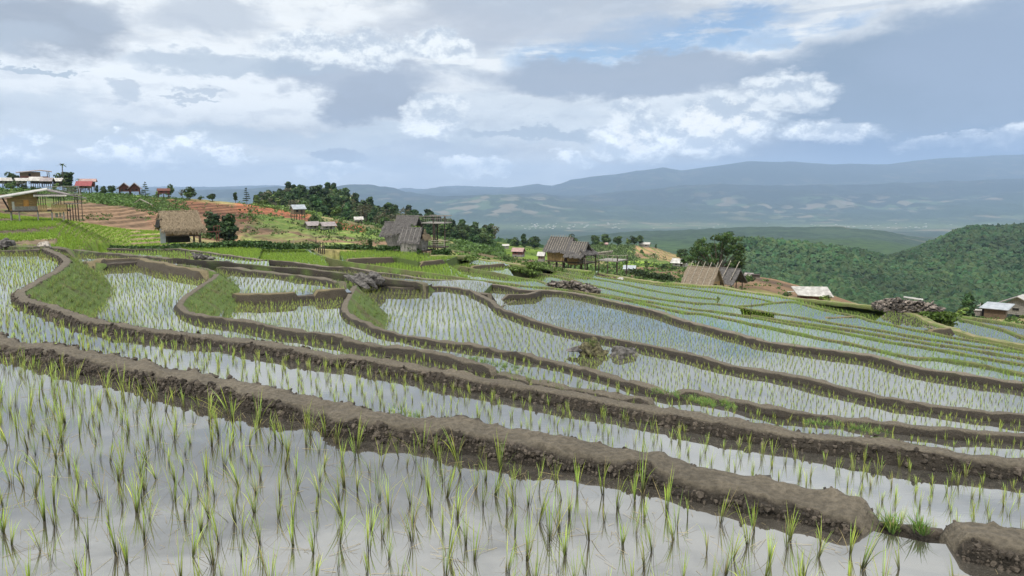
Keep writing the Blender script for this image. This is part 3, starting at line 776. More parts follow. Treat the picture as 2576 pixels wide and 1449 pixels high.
def ringz(pts):
    """(px, depth, height)"""
    a = np.array(pts, float)
    return a[:, 0], a[:, 1], a[:, 2]


edge_c = CR['EDGE']; eu = CX + edge_c[:, 0] / edge_c[:, 1] / CP * FPX
k2 = CR['K2']; ku = CX + k2[:, 0] / k2[:, 1] / CP * FPX
E_pts = [(-900, 43, -1.85), (165, 44, -1.9), (195, 56, -3.0), (235, 80, -4.95), (430, 87, -5.15), (600, 89, -5.2), (800, 93, -5.7), (1000, 96, -6.2), (1080, 97, -6.7)]
E_pts += [(a, b, c - 1.6) for a, b, c in zip(eu[::12], edge_c[::12, 1], edge_c[::12, 2]) if 1100 < a < 2340]
E_pts += [(a, b, c - 1.2) for a, b, c in zip(ku[::8], k2[::8, 1], k2[::8, 2]) if a > 2380]
RINGS = [
    ringz(E_pts),
    ring((-900, 575, 62), (0, 580, 62), (140, 583, 62), (330, 613, 93), (430, 619, 93), (600, 622, 94), (800, 624, 98), (1000, 628, 100), (1130, 640, 101), (1200, 655, 106), (1317, 672, 115), (1500, 696, 118), (1756, 733, 118), (2040, 757, 116), (2300, 800, 118), (2402, 800, 110), (2576, 806, 110), (3500, 860, 110)),
    ring((-900, 540, 82), (0, 545, 82), (150, 548, 82), (330, 577, 108), (400, 580, 108), (440, 601, 100), (500, 605, 100), (600, 612, 110), (800, 616, 118), (1000, 628, 125), (1130, 644, 130), (1200, 652, 130), (1317, 668, 140), (1500, 694, 140), (1756, 725, 140), (1900, 712, 140), (2040, 750, 140), (2300, 800, 145), (2576, 800, 140), (3500, 840, 140)),
    ring((-900, 528, 122), (0, 532, 122), (200, 566, 122), (300, 572, 122), (400, 576, 122), (500, 596, 130), (640, 611, 168), (800, 612, 170), (950, 617, 170), (1100, 628, 172), (1200, 646, 175), (1317, 663, 188), (1500, 690, 188), (1600, 706, 190), (1756, 712, 190), (1890, 694, 190), (1950, 703, 190), (2000, 716, 190), (2100, 745, 190), (2200, 778, 190), (2450, 800, 190), (2576, 806, 190), (3500, 850, 190)),
    ring((-900, 500, 165), (0, 503, 165), (200, 512, 165), (300, 517, 168), (400, 530, 180), (500, 548, 215), (600, 550, 240), (750, 563, 240), (800, 577, 240), (900, 588, 240), (1000, 603, 240), (1100, 618, 240), (1200, 634, 245), (1317, 650, 300), (1400, 660, 300), (1500, 674, 300), (1600, 678, 300), (1700, 674, 300), (1800, 692, 300), (1880, 740, 300), (2000, 790, 300), (2576, 830, 300), (3500, 880, 300)),
    ring((-900, 470, 300), (0, 476, 300), (100, 476, 300), (200, 486, 300), (300, 489, 300), (400, 494, 300), (500, 500, 300), (585, 508, 300), (680, 522, 300), (780, 538, 300), (850, 550, 300), (1000, 577, 300), (1100, 600, 300), (1200, 622, 310), (1270, 632, 380), (1400, 645, 380), (1500, 655, 380), (1600, 662, 380), (1700, 668, 380), (1800, 700, 380), (1880, 760, 380), (2576, 840, 380), (3500, 890, 380)),
    ring((-900, 480, 420), (0, 486, 420), (300, 498, 420), (500, 510, 420), (600, 522, 420), (700, 534, 420), (780, 546, 420), (850, 552, 420), (900, 562, 420), (1000, 580, 420), (1100, 597, 420), (1200, 614, 430), (1250, 608, 550), (1300, 616, 550), (1400, 628, 550), (1450, 624, 550), (1500, 616, 550), (1600, 613, 550), (1650, 620, 550), (1710, 641, 550), (1780, 680, 550), (1850, 765, 550), (2576, 850, 550), (3500, 900, 550)),
    ring((-900, 500, 620), (300, 512, 620), (600, 520, 620), (690, 512, 620), (730, 501, 620), (760, 496, 620), (830, 500, 620), (870, 512, 620), (900, 526, 620), (950, 541, 620), (1000, 553, 620), (1050, 566, 620), (1100, 580, 640), (1200, 610, 680), (1300, 655, 720), (1600, 690, 740), (1850, 775, 800), (2576, 795, 880), (3500, 820, 880)),
    ring((-900, 560, 1100), (700, 570, 1100), (1100, 620, 1100), (1700, 660, 1100), (1850, 700, 1100), (1900, 690, 1100), (2100, 690, 1100), (2250, 710, 1120), (2400, 680, 1150), (2576, 670, 1150), (3500, 650, 1150)),
    ring((-900, 560, 1300), (700, 570, 1300), (1100, 630, 1300), (1700, 655, 1300), (1800, 625, 1300), (1870, 610, 1300), (1900, 611, 1300), (2000, 616, 1300), (2100, 628, 1300), (2180, 641, 1300), (2240, 660, 1320), (2350, 635, 1350), (2400, 620, 1350), (2576, 605, 1350), (3500, 600, 1350)),
    ring((-900, 565, 1650), (700, 580, 1650), (1100, 630, 1650), (1700, 660, 1650), (1870, 650, 1650), (2180, 665, 1650), (2250, 652, 1650), (2300, 634, 1650), (2350, 612, 1650), (2400, 589, 1650), (2440, 577, 1650), (2480, 573, 1650), (2520, 577, 1650), (2576, 572, 1650), (2750, 566, 1650), (3500, 560, 1650)),
    ring((-900, 590, 2300), (700, 600, 2300), (1300, 640, 2300), (2576, 650, 2300), (3500, 640, 2300)),
    ring((-900, 590, 4000), (1000, 600, 4000), (1350, 604, 4000), (1500, 592, 4000), (1600, 582, 4000), (1700, 577, 4000), (1850, 574, 4000), (2000, 574, 4000), (2120, 573, 4000), (2200, 578, 4000), (2270, 590, 4000), (2330, 604, 4000), (2400, 610, 4000), (2576, 600, 4000), (3500, 590, 4000)),
    ring((-900, 596, 6200), (3500, 596, 6200)),
    ring((-900, 570, 8600), (1300, 571, 8600), (2300, 573, 8600), (2576, 575, 8600), (3500, 560, 8600)),
    ring((-900, 560, 10000), (1300, 560, 10000), (2100, 562, 10000), (2576, 556, 10000), (3500, 530, 10000)),
    ring((-900, 530, 12000), (600, 525, 12000), (900, 530, 12000), (1030, 532, 12000), (1120, 520, 12000), (1180, 509, 12000), (1230, 502, 12000), (1300, 503, 12000), (1400, 514, 12000), (1500, 530, 12000), (1700, 538, 12000), (2000, 540, 12000), (2300, 535, 12000), (2450, 525, 12000), (2576, 505, 12000), (3500, 470, 12000)),
    ring((-900, 480, 15000), (585, 484, 15000), (740, 472, 15000), (828, 477, 15000), (880, 470, 15000), (918, 470, 15000), (943, 472, 15000), (994, 480, 15000), (1020, 491, 15000), (1100, 500, 15000), (1200, 505, 15000), (1288, 495, 15000), (1363, 492, 15000), (1413, 500, 15000), (1488, 496, 15000), (1560, 488, 15000), (1638, 479, 15000), (1738, 470, 15000), (1813, 467, 15000), (1888, 474, 15000), (2100, 470, 15000), (2576, 455, 15000), (3500, 440, 15000)),
    ring((-900, 495, 17500), (1040, 495, 17500), (1500, 500, 17500), (1800, 480, 17500), (2576, 470, 17500), (3500, 470, 17500)),
    ring((-900, 470, 21000), (611, 475, 21000), (700, 478, 21000), (1000, 494, 21000), (1046, 490, 21000), (1084, 478, 21000), (1110, 474, 21000), (1148, 483, 21000), (1186, 477, 21000), (1212, 479, 21000), (1250, 478, 21000), (1288, 472, 21000), (1353, 462, 21000), (1388, 470, 21000), (1438, 450, 21000), (1513, 440, 21000), (1588, 430, 21000), (1668, 417, 21000), (1713, 425, 21000), (1788, 415, 21000), (1888, 403, 21000), (1988, 402, 21000), (2088, 410, 21000), (2238, 410, 21000), (2338, 397, 21000), (2488, 388, 21000), (2576, 383, 21000), (3500, 400, 21000)),
    ring((-900, 466, 27000), (550, 474, 27000), (640, 470, 27000), (700, 468, 27000), (780, 478, 27000), (1000, 476, 27000), (1150, 470, 27000), (1260, 474, 27000), (3500, 470, 27000)),
    ring((-900, 500, 33000), (3500, 500, 33000)),
]
cols = np.concatenate([np.arange(-900, -100, 30.), np.arange(-100, 2690, 4.), np.arange(2690, 3500, 30.)])
rows = np.concatenate([np.arange(1.2, 40, 1.6), np.arange(40, 130, .5), np.arange(130, 330, .7), np.geomspace(330, 33000, 470)])
NC, NR = len(cols), len(rows)
U, D_ = np.meshgrid(cols, rows)
RD = np.array([np.interp(cols, r[0], r[1]) for r in RINGS]); RZ = np.array([np.interp(cols, r[0], r[2]) for r in RINGS])
RD = np.maximum.accumulate(RD + np.arange(len(RINGS))[:, None] * .01, 0)
Zg = np.empty((NR, NC))
for j in range(NC):
    Zg[:, j] = np.interp(rows, RD[:, j], RZ[:, j])
for _ in range(3):      # round off the kinks
    Zg[1:-1] = (Zg[:-2] + 2 * Zg[1:-1] + Zg[2:]) / 4
XW = (U - CX) / FPX * CP * D_
# near part: just below the paddies
ctl = list(CTL)
ctl = np.vstack(ctl + [np.array([[x, y, -.5] for x in (-8, -4, 0, 4) for y in (1, 3)])])
gu = np.linspace(-900, 3500, 90); gd = np.concatenate([np.linspace(1, 40, 34), np.linspace(42, 125, 40)])
GU, GD = np.meshgrid(gu, gd)
gx, gy = (GU - CX) / FPX * CP * GD, GD
d2 = (gx.ravel()[:, None] - ctl[None, :, 0]) ** 2 + (gy.ravel()[:, None] - ctl[None, :, 1]) ** 2 + .3
idw = ((ctl[None, :, 2] / d2 ** 2).sum(1) / (1 / d2 ** 2).sum(1)).reshape(GU.shape)
iu = np.clip(np.interp(U, gu, np.arange(len(gu))), 0, len(gu) - 1.001); idd = np.clip(np.interp(D_, gd, np.arange(len(gd))), 0, len(gd) - 1.001)
a0, b0 = iu.astype(int), idd.astype(int); fa, fb_ = iu - a0, idd - b0
znear = (idw[b0, a0] * (1 - fa) + idw[b0, a0 + 1] * fa) * (1 - fb_) + (idw[b0 + 1, a0] * (1 - fa) + idw[b0 + 1, a0 + 1] * fa) * fb_
isn = D_ < RD[0][None, :]
Zg = np.where(isn, np.minimum(znear, 9), Zg)
# terraces cut in the hillsides
base = Zg.copy()
def box(u0, u1, d0, d1, su=25, sd_=.08):
    return ss(U, u0 - su, u0 + su) * (1 - ss(U, u1 - su, u1 + su)) * ss(D_, d0 * (1 - sd_), d0 * (1 + sd_)) * (1 - ss(D_, d1 * (1 - sd_), d1 * (1 + sd_)))
tz = np.zeros_like(Zg); riser = np.zeros_like(Zg)
def terrace(mask, s, wamp, wsc, sharp=.3):
    global Zg, riser
    h = base + wamp * .6 * fbm(XW / wsc / 2.5, D_ / wsc, 0, 3)
    t = h / s; f = t - np.floor(t)
    q = s * (np.floor(t) + ss(f, 1 - sharp, 1)) - (h - base) * .0
    rs = ((f > 1 - sharp) * 1.0)
    Zg = Zg * (1 - mask) + (q - .5 * s + (base - h) * 0) * mask
    riser = np.maximum(riser, rs * mask)
noisy = ~isn
m1 = box(-900, 445, 45, 118, 12) * noisy
terrace(m1, .24, .22, 16, .22)
m2 = box(-900, 480, 122, 250) * noisy
terrace(m2, .42, .25, 30, .30)
m3 = box(350, 1190, 118, 300, 30) * noisy * (1 - m2)
terrace(m3, .62, .5, 35, .35)
m4 = box(1560, 1730, 400, 560, 15) * noisy
terrace(m4, 1.1, .4, 60, .4)
m5 = box(1540, 1860, 130, 300, 20) * noisy
terrace(m5, .8, .5, 45, .4)
# relief
lg = ss(np.log(D_), math.log(95), math.log(200)) * noisy
Zg += .18 * fbm(XW / 9, D_ / 9, 0, 4) * ss(D_, 100, 160) * noisy
Zg += D_ * .0010 * fbm(XW / (D_ * .03 + 20), D_ / (D_ * .03 + 20), 1.1, 3) * ss(D_, 300, 700)
mt = ss(D_, 9500, 12500)
rid = 1 - np.abs(fbm(XW / 1500, D_ / 2600, 2.2, 5))
Zg += mt * (rid - .75) * 230 * (1 - .72 * np.exp(-((D_ - 21000) / 1400) ** 2) - .75 * np.exp(-((D_ - 15000) / 700) ** 2) * (D_ < 16500))
Zg += ss(D_, 2000, 3500) * (1 - mt) * fbm(XW / 420, D_ / 420, 4.4, 4) * 26 * (1 - .8 * np.exp(-((D_ - 8800) / 1100) ** 2))
Zg += ss(D_, 9000, 11000) * (1 - ss(D_, 15000, 17000)) * (.6 - np.abs(fbm(XW / 750, D_ / 900, 5.5, 4))) * 95
Zg += ss(D_, 2600, 3300) * (1 - ss(D_, 6000, 7500)) * fbm(XW / 85, D_ / 130, 1.5, 3) * 9
GRIDZ = Zg


def ground_z(px_u, d):
    j = np.clip(np.interp(px_u, cols, np.arange(NC)), 0, NC - 1.001); i = np.clip(np.interp(d, rows, np.arange(NR)), 0, NR - 1.001)
    j0, i0 = j.astype(int), i.astype(int); fj, fi = j - j0, i - i0
    return (GRIDZ[i0, j0] * (1 - fj) + GRIDZ[i0, j0 + 1] * fj) * (1 - fi) + (GRIDZ[i0 + 1, j0] * (1 - fj) + GRIDZ[i0 + 1, j0 + 1] * fj) * fi


def gz_xy(x, y):
    x, y = np.asarray(x, float), np.asarray(y, float)
    return ground_z(CX + x / y / CP * FPX, y)


def gpoint(px, d):
    """point on the ground in the column of pixel px at depth d"""
    x = (px - CX) / FPX * CP * d
    return Vector((x, d, float(gz_xy(x, d))))


# colours of the ground itself
def c3(*v): return np.array(v)[None, None, :]
brown, red, tan = c3(.18, .12, .08), c3(.20, .10, .062), c3(.27, .20, .12)
grassb, grassd, forest = c3(.155, .24, .035), c3(.085, .13, .03), c3(.035, .065, .018)
lush = c3(.13, .21, .05)
n_a = fbm(XW / 11, D_ / 11, 0, 4)[..., None]; n_b = fbm(XW / 3, D_ / 3, 7, 3)[..., None]; n_c = fbm(XW / 40, D_ / 40, 3, 3)[..., None]
C = np.broadcast_to(tan * .6 + grassd * .4, Zg.shape + (3,)).copy()
def lay(mask, colr):
    global C
    mask = mask[..., None] if mask.ndim == 2 else mask
    C = C * (1 - mask) + colr * mask
rz = riser[..., None]
lay(box(-900, 445, 40, 112, 10), grassb * (1 - rz) + c3(.155, .12, .085) * rz)
lay(box(190, 300, 40, 112, 30), grassb * (.9) * (1 - rz) + c3(.16, .16, .06) * rz)
lay(box(-900, 200, 90, 300, 15, .02), brown * (1 - .2 * rz) * (1 - ss(n_a, .0, .5)) + grassd * ss(n_a, .0, .5))
lay(box(190, 430, 112, 200, 10, .02), (brown * 1.05 * (1 - .35 * rz)) * (1 - .8 * ss(n_a, .25, .6)) + grassd * .8 * ss(n_a, .25, .6))
lay(box(230, 470, 185, 400, 20, .03), grassd * 1.2 + grassb * .3 * ss(n_a, -.2, .4))
lay(box(-900, 240, 230, 400, 20, .03), grassd * 1.1 + brown * .3 * ss(n_a, 0, .4))
lay(box(365, 680, 130, 285, 12, .02), (red * .45 + brown * .7) * (1 - .3 * rz) * (1 - .6 * ss(n_c, .2, .5)) + grassd * .6 * ss(n_c, .2, .5))
lay(box(420, 660, 235, 292, 15, .02), red * .9 * (1 - .35 * rz))
lay(box(600, 1180, 118, 232, 20, .03), (brown * .95 * (1 - .3 * rz)) * (1 - ss(n_a, -.15, .35)) + (grassd * 1.3 + tan * .2) * ss(n_a, -.15, .35))
lay(box(640, 1200, 215, 285, 20, .03), (grassd * 1.3) * (1 - .4 * ss(n_b, 0, .5)) + brown * .5 * ss(n_b, 0, .5))
lay(box(590, 780, 268, 305, 10, .015), c3(.235, .095, .054) * (1 + .3 * n_b))
lay(box(830, 915, 255, 290, 8, .01), c3(.27, .10, .05) * (1 + .2 * n_b))
lay(box(500, 1180, 310, 900, 60, .02), forest)
lay(box(-900, 600, 310, 900, 60, .02), forest * 1.2)
lay(box(1150, 1560, 100, 300, 20, .03), brown * .9 * (1 - ss(n_c, -.1, .3)) + grassb * .65 * ss(n_c, -.1, .3))
lay(box(1150, 1500, 285, 540, 20, .03), grassb * .6 * (1 - ss(n_c, .1, .5)) + brown * .8 * ss(n_c, .1, .5))
lay(box(1530, 1720, 330, 400, 15, .02), grassb * .95)
lay(box(1480, 1760, 400, 560, 15, .02), grassd * 1.2)
lay(box(1595, 1735, 430, 560, 8, .02), c3(.25, .17, .10) * (1 - rz) + grassd * 1.1 * rz)
lay(box(1540, 1860, 120, 320, 15, .02), brown * .75 * (1 - rz) + grassd * 1.3 * rz)
lay(box(1840, 2330, 125, 240, 15, .03), c3(.15, .10, .065) * (1 - .6 * ss(n_a, .2, .6)) + grassb * .45 * ss(n_a, .2, .6))
lay(box(2330, 3500, 80, 240, 20, .03), tan * .6 + grassd * .7 * ss(n_a, -.3, .3))
lay(box(1150, 3500, 600, 3300, 400, .02), forest)
lay((1 - ss(U, 1700, 1800)) * ss(D_, 700, 800) * (1 - ss(D_, 3000, 3400)), forest * 1.1)
lay(ss(D_, 2800, 3300), c3(.030, .052, .030))
lay(ss(D_, 11000, 14000), c3(.018, .030, .022))
alpha = ss(D_, 5500, 8000) * (1 - .9 * ss(D_, 12500, 14000))
alpha = np.maximum(alpha, .35 * ss(D_, 3200, 3600)) 
valley = np.exp(-((D_ - 8900) / 900) ** 2)
lay(valley * .5, c3(.13, .17, .08) * (1 + .6 * fbm(XW / 500, D_ / 900, 6, 3)[..., None]))
C *= (1 + .18 * n_a * (D_ < 3000)[..., None] + .12 * n_b * (D_ < 600)[..., None])
lay(isn * 1.0, c3(.12, .12, .05) * (1 - ss(D_, 55, 75))[..., None] + c3(.11, .16, .035) * ss(D_, 55, 75)[..., None])
C4 = np.concatenate([np.clip(C, .01, .9), alpha[..., None]], -1)
V = np.stack([XW, D_, Zg], -1).reshape(-1, 3)
I = (np.arange(NR - 1)[:, None] * NC + np.arange(NC - 1)[None])
F = np.stack([I, I + 1, I + NC + 1, I + NC], -1).reshape(-1, 4)
mg = bpy.data.materials.new('hill_ground'); mg.use_nodes = True
t = NT(mg.node_tree); t.n.clear()
out = t.new('ShaderNodeOutputMaterial'); b = t.new('ShaderNodeBsdfPrincipled'); t.l.new(b.outputs[0], out.inputs[0])
b.inputs['Roughness'].default_value = .95; b.inputs['Specular IOR Level'].default_value = .1
vc = t.new('ShaderNodeVertexColor', layer_name='col')
co = t.new('ShaderNodeTexCoord').outputs['Object']
n1 = t.noise(co, 1.1, 6, .65); n2 = t.noise(co, .012, 5, .6)
mm = t.new('ShaderNodeMix', data_type='RGBA', blend_type='MULTIPLY'); mm.inputs[0].default_value = 1
t.l.new(vc.outputs[0], mm.inputs[6]); t.l.new(t.mix(t.ss(n1, .3, .7), (.62, .64, .62), (1.35, 1.3, 1.25)), mm.inputs[7])
m3 = t.new('ShaderNodeMix', data_type='RGBA', blend_type='MULTIPLY'); m3.inputs[0].default_value = 1
t.l.new(mm.outputs[2], m3.inputs[6]); t.l.new(t.mix(t.ss(t.noise(co, .022, 6, .7), .35, .65), (.6, .62, .66), (1.4, 1.36, 1.25)), m3.inputs[7]); mm = m3
vo = t.new('ShaderNodeTexVoronoi'); vo.inputs['Scale'].default_value = .0046; vo.inputs['Randomness'].default_value = 1
wp = t.noise(co, .0016, 4, .6, 0, 1)
sc_ = t.new('ShaderNodeVectorMath', operation='SCALE'); t.l.new(wp, sc_.inputs[0]); sc_.inputs['Scale'].default_value = 300
t.l.new(t.vm('ADD', co, sc_.outputs[0]), vo.inputs['Vector'])
sp2 = t.new('ShaderNodeSeparateColor'); t.l.new(vo.outputs['Color'], sp2.inputs[0])
patch = t.mix(t.ss(sp2.outputs[1], .35, .7), (.20, .17, .12), (.08, .12, .06))
fac = t.m('MULTIPLY', .7, t.m('MULTIPLY', t.m('MULTIPLY', t.ss(sp2.outputs[0], .58, .66), vc.outputs[1]), t.ss(t.noise(co, .0006, 3, .5), .44, .56)))
t.l.new(t.mix(fac, mm.outputs[2], patch), b.inputs['Base Color'])
bp = t.new('ShaderNodeBump'); bp.inputs['Strength'].default_value = .5; bp.inputs['Distance'].default_value = .25
t.l.new(n1, bp.inputs['Height']); t.l.new(bp.outputs[0], b.inputs['Normal'])
V_ground_max = max(Zg.max(), 30.0); V_ground_min = Zg.min()
HAZE = 5.0e-5
g_o = mk('ground', V, F, mg, cols=C4.reshape(-1, 4), smooth=True)
tag(g_o, 'hills, valley and far mountains under the terraces', None, None, 'structure')

# ------------------------------------------------------------------ vegetation tools
def blades(P, H, nb, segs, width, spread=.012, lean=(.12, .5), seed=0, base=(.10, .085, .04), tip=(.30, .40, .045), var=.25, dry=.08):
    """tufts of narrow blades; P (n,3) roots, H (n,) heights. returns verts, faces, colours"""
    r = np.random.default_rng(seed)
    n = len(P); N = n * nb
    root = np.repeat(P, nb, 0); h = np.repeat(H, nb) * r.uniform(.55, 1.05, N)
    a = r.uniform(0, 2 * np.pi, N)
    # clumps lean a little together
    ca = np.repeat(r.uniform(0, 2 * np.pi, n), nb); cl = np.repeat(r.uniform(0, .18, n), nb)
    ln = r.uniform(lean[0] * .3, lean[1], N) ** 1.0
    dx, dy = np.cos(a) * ln + np.cos(ca) * cl, np.sin(a) * ln + np.sin(ca) * cl
    root = root + np.stack([np.cos(a), np.sin(a), 0 * a], 1) * (spread * r.uniform(0, 1, N))[:, None]
    wd = a + np.pi / 2 + r.uniform(-.6, .6, N)
    sx, sy = np.cos(wd), np.sin(wd)
    droop = r.uniform(0, .35, N) * (r.random(N) < .5)
    V, Cc = [], []
    colt = np.array(tip)[None] * (1 + var * r.normal(size=(N, 1))) * np.stack([r.uniform(.8, 1.2, N), np.ones(N), r.uniform(.7, 1.4, N)], 1)
    isd = r.random(N) < dry
    colt[isd] = np.array((.36, .29, .13))
    lv = segs + 1
    for i in range(lv):
        t = i / segs
        z = h * (t - droop * t ** 3)
        q = t ** 1.4
        c = root + np.stack([dx * h * q * (1 + droop * t), dy * h * q * (1 + droop * t), z], 1)
        wv = width * (1 - .15 * t - .75 * t ** 3) * .5
        if i < segs:
            V.append(c - np.stack([sx, sy, 0 * sx], 1) * wv[:, None] if np.ndim(wv) else c - np.stack([sx, sy, 0 * sx], 1) * wv)
            V.append(c + np.stack([sx, sy, 0 * sx], 1) * wv)
        else:
            V.append(c)
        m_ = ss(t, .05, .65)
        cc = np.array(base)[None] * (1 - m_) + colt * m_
        Cc += [cc] * (2 if i < segs else 1)
    k = 2 * segs + 1
    V = np.stack(V, 1).reshape(-1, 3); Cc = np.stack(Cc, 1).reshape(-1, 3)
    b = np.arange(N)[:, None] * k
    fs = []
    for i in range(segs - 1):
        fs.append(b + np.array([[2 * i, 2 * i + 1, 2 * i + 3, 2 * i + 2]]))
    tri = b + np.array([[2 * segs - 2, 2 * segs - 1, 2 * segs]])
    return V, ([np.vstack(fs)] if fs else []) + [tri], np.clip(Cc, .01, .9)


def merge(parts):
    """parts: list of (V, faces list, C)"""
    V, C_, F = [], [], {}
    o = 0
    for v, fl, c in parts:
        V.append(v); C_.append(c)
        for f in fl: F.setdefault(f.shape[1], []).append(f + o)
        o += len(v)
    return np.vstack(V), [np.vstack(f) for f in F.values()], np.vstack(C_)


# keep-off test for bunds
bp_all = np.vstack(BUNDPTS)
kd = KDTree(len(bp_all))
for i, q in enumerate(bp_all): kd.insert((q[0], q[1], 0), i)
kd.balance()


def free_of_bunds(x, y, m=.07):
    out = np.ones(len(x), bool)
    for i in range(len(x)):
        for co, j, dist_ in kd.find_n((x[i], y[i], 0), 2):
            q = bp_all[j]
            s = (x[i] - q[0]) * q[2] + (y[i] - q[1]) * q[3]
            lim = q[5] if s > 0 else q[4]
            if dist_ < lim + m: out[i] = False
    return out


def inpoly(P, x, y):
    r = np.zeros(len(x), bool); j = len(P) - 1
    for i in range(len(P)):
        xi, yi, xj, yj = P[i, 0], P[i, 1], P[j, 0], P[j, 1]
        if yi != yj:
            c = ((yi > y) != (yj > y)) & (x < (xj - xi) * (y - yi) / (yj - yi) + xi)
            r ^= c
        j = i
    return r


def in_frame(P, m=50, mb=140):
    px, py = project(P)
    return (px > -m) & (px < 2576 + m) & (py < 1449 + mb) & (py > 380)


# ------------------------------------------------------------------ rice
allp = []
for si, (P, z, rice, green) in enumerate(SHEETS):
    sp_, hh, rich = rice
    x0, y0 = P.min(0); x1, y1 = P.max(0)
    x0, x1 = max(x0, -75), min(x1, 75); y1 = min(y1, 110)
    r = np.random.default_rng(100 + si)
    th = r.uniform(-.35, .35) if si else -.55
    ex = max(x1 - x0, y1 - y0) * .75 + 1
    cx, cy = (x0 + x1) / 2, (y0 + y1) / 2
    g = np.arange(-ex, ex, sp_)
    gx, gy = np.meshgrid(g, g)
    gx, gy = gx.ravel(), gy.ravel()
    jit = .16 * sp_
    gx = gx + r.normal(0, jit, len(gx)); gy = gy + r.normal(0, jit, len(gy))
    x = cx + gx * math.cos(th) - gy * math.sin(th); y = cy + gx * math.sin(th) + gy * math.cos(th)
    ok = (x > x0) & (x < x1) & (y > y0) & (y < y1) & (r.random(len(x)) < (.93 if green or rich > 2 else .9))
    x, y = x[ok], y[ok]
    Q = np.column_stack([x, y, np.full(len(x), z)])
    ok = in_frame(Q); x, y, Q = x[ok], y[ok], Q[ok]
    ok = inpoly(P, x, y); x, y, Q = x[ok], y[ok], Q[ok]
    if not len(x): continue
    ok = free_of_bunds(x, y, .05 if si < 2 else .02); Q = Q[ok]
    px, py = project(Q)
    h = hh * r.uniform(.72, 1.2, len(Q)) * (1 + .12 * fbm(Q[:, 0] / 2, Q[:, 1] / 2, si, 2))
    allp.append(np.column_stack([Q, h, np.full(len(Q), si), np.full(len(Q), rich), px, py]))
allp = np.vstack(allp)
# the farther rim of each nearer bund carries a sparse row too (as in the photograph)
dist = np.linalg.norm(allp[:, :3] - CAM, axis=1)
vis = (allp[:, 6] > -20) & (allp[:, 6] < 2596) & (allp[:, 7] < 1500)
cand = np.where(vis & (allp[:, 4] < 2))[0]
cand = cand[np.argsort(dist[cand])][:300]
solo = np.zeros(len(allp), bool); solo[cand] = True
VAR = []
for k in range(14):
    r = np.random.default_rng(500 + k)
    nb = int(r.integers(6, 12))
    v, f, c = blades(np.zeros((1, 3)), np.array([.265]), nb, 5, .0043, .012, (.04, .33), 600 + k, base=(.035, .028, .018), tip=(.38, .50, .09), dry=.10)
    v2, f2, c2 = blades(np.array([[0, 0, -.02]]), np.array([.19]), int(r.integers(1, 5)), 4, .0036, .02, (.3, 1.2), 700 + k, tip=(.34, .40, .10), dry=.5)
    v, f, c = merge([(v, f, c), (v2, f2, c2)])
    me_o = mk('rice_seedling', v, f, M_RICE, cols=c, smooth=True)
    VAR.append(me_o.data); bpy.data.objects.remove(me_o)
for n_, i in enumerate(cand):
    q = allp[i]
    o = bpy.data.objects.new('rice_seedling', VAR[n_ % 14])
    o.location = (q[0], q[1], q[2] - .015); s = q[3] / .25
    o.scale = (s * random.uniform(.85, 1.15), s * random.uniform(.85, 1.15), s)
    o.rotation_euler = (random.uniform(-.1, .1), random.uniform(-.16, .12), random.uniform(0, 6.28))
    COL.objects.link(o)
    if q[4] == 0: tag(o, 'thin yellow-green rice seedling standing in the nearest grey flooded paddy', 'rice seedling', 'rice seedlings in the nearest paddy')
    else: tag(o, 'thin green rice seedling in the second paddy, between the nearest bund and the long path', 'rice seedling', 'rice seedlings in the second paddy')
rest = allp[~solo]; dr = dist[~solo]
parts = []
near = dr < 16; mid = (dr >= 16) & (dr < 42); far = dr >= 42
def tips(rich): return (.24, .36, .04) if rich > 4 else ((.35, .50, .06) if rich > 2 else (.36, .46, .085))
for msk, nb, sg, wd, sd_ in ((near, 9, 3, .0055, 1), (mid, 6, 2, .010, 2), (far, 4, 1, .018, 3)):
    for rl in (0, 1):
        s = msk & ((rest[:, 5] > 2.5) == bool(rl))
        if s.sum() == 0: continue
        q = rest[s]
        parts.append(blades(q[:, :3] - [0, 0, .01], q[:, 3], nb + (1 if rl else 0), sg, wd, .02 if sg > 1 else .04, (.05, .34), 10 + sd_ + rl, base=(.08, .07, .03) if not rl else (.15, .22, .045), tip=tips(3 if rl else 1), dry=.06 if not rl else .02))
dense = rest[rest[:, 5] > 4.5]
if len(dense):
    r = np.random.default_rng(9)
    for k in range(2):
        jj = np.clip(r.normal(0, .1, (len(dense), 2)), -.2, .2)
        parts.append(blades(dense[:, :3] + np.column_stack([jj, np.zeros(len(dense))]), dense[:, 3] * (.9 if k else 1.0), 5, 1, .03, .05, (.05, .4), 31 + k, base=(.11, .16, .035), tip=(.23, .35, .04), dry=.0))
# left green terraces on the hillside
r = np.random.default_rng(55)
uu = r.uniform(-60, 460, 26000); ddp = r.uniform(44, 112, 26000)
keep = (r.random(26000) < (ddp / 112) ** 1.0)
uu, ddp = uu[keep], ddp[keep]
xx = (uu - CX) / FPX * CP * ddp
z0 = ground_z(uu, ddp); z1 = ground_z(uu, ddp + .8); e_in = ddp > np.interp(uu, cols, RD[0]) + .5
ok = (np.abs(z1 - z0) < .05) & e_in
Pl = np.column_stack([xx, ddp, z0])[ok]
parts.append(blades(Pl, np.full(len(Pl), .3), 6, 1, .035, .08, (.05, .35), 77, base=(.12, .18, .035), tip=(.25, .36, .045), dry=0))
v, f, c = merge(parts)
print('rice verts', len(v), 'seedlings', len(allp), 'near', near.sum(), 'mid', mid.sum(), 'far', far.sum())
tag(mk('rice_crop', v, f, M_RICE, cols=c), 'countless rice seedlings in rows across the farther flooded terraces', 'rice crop', None, 'stuff')

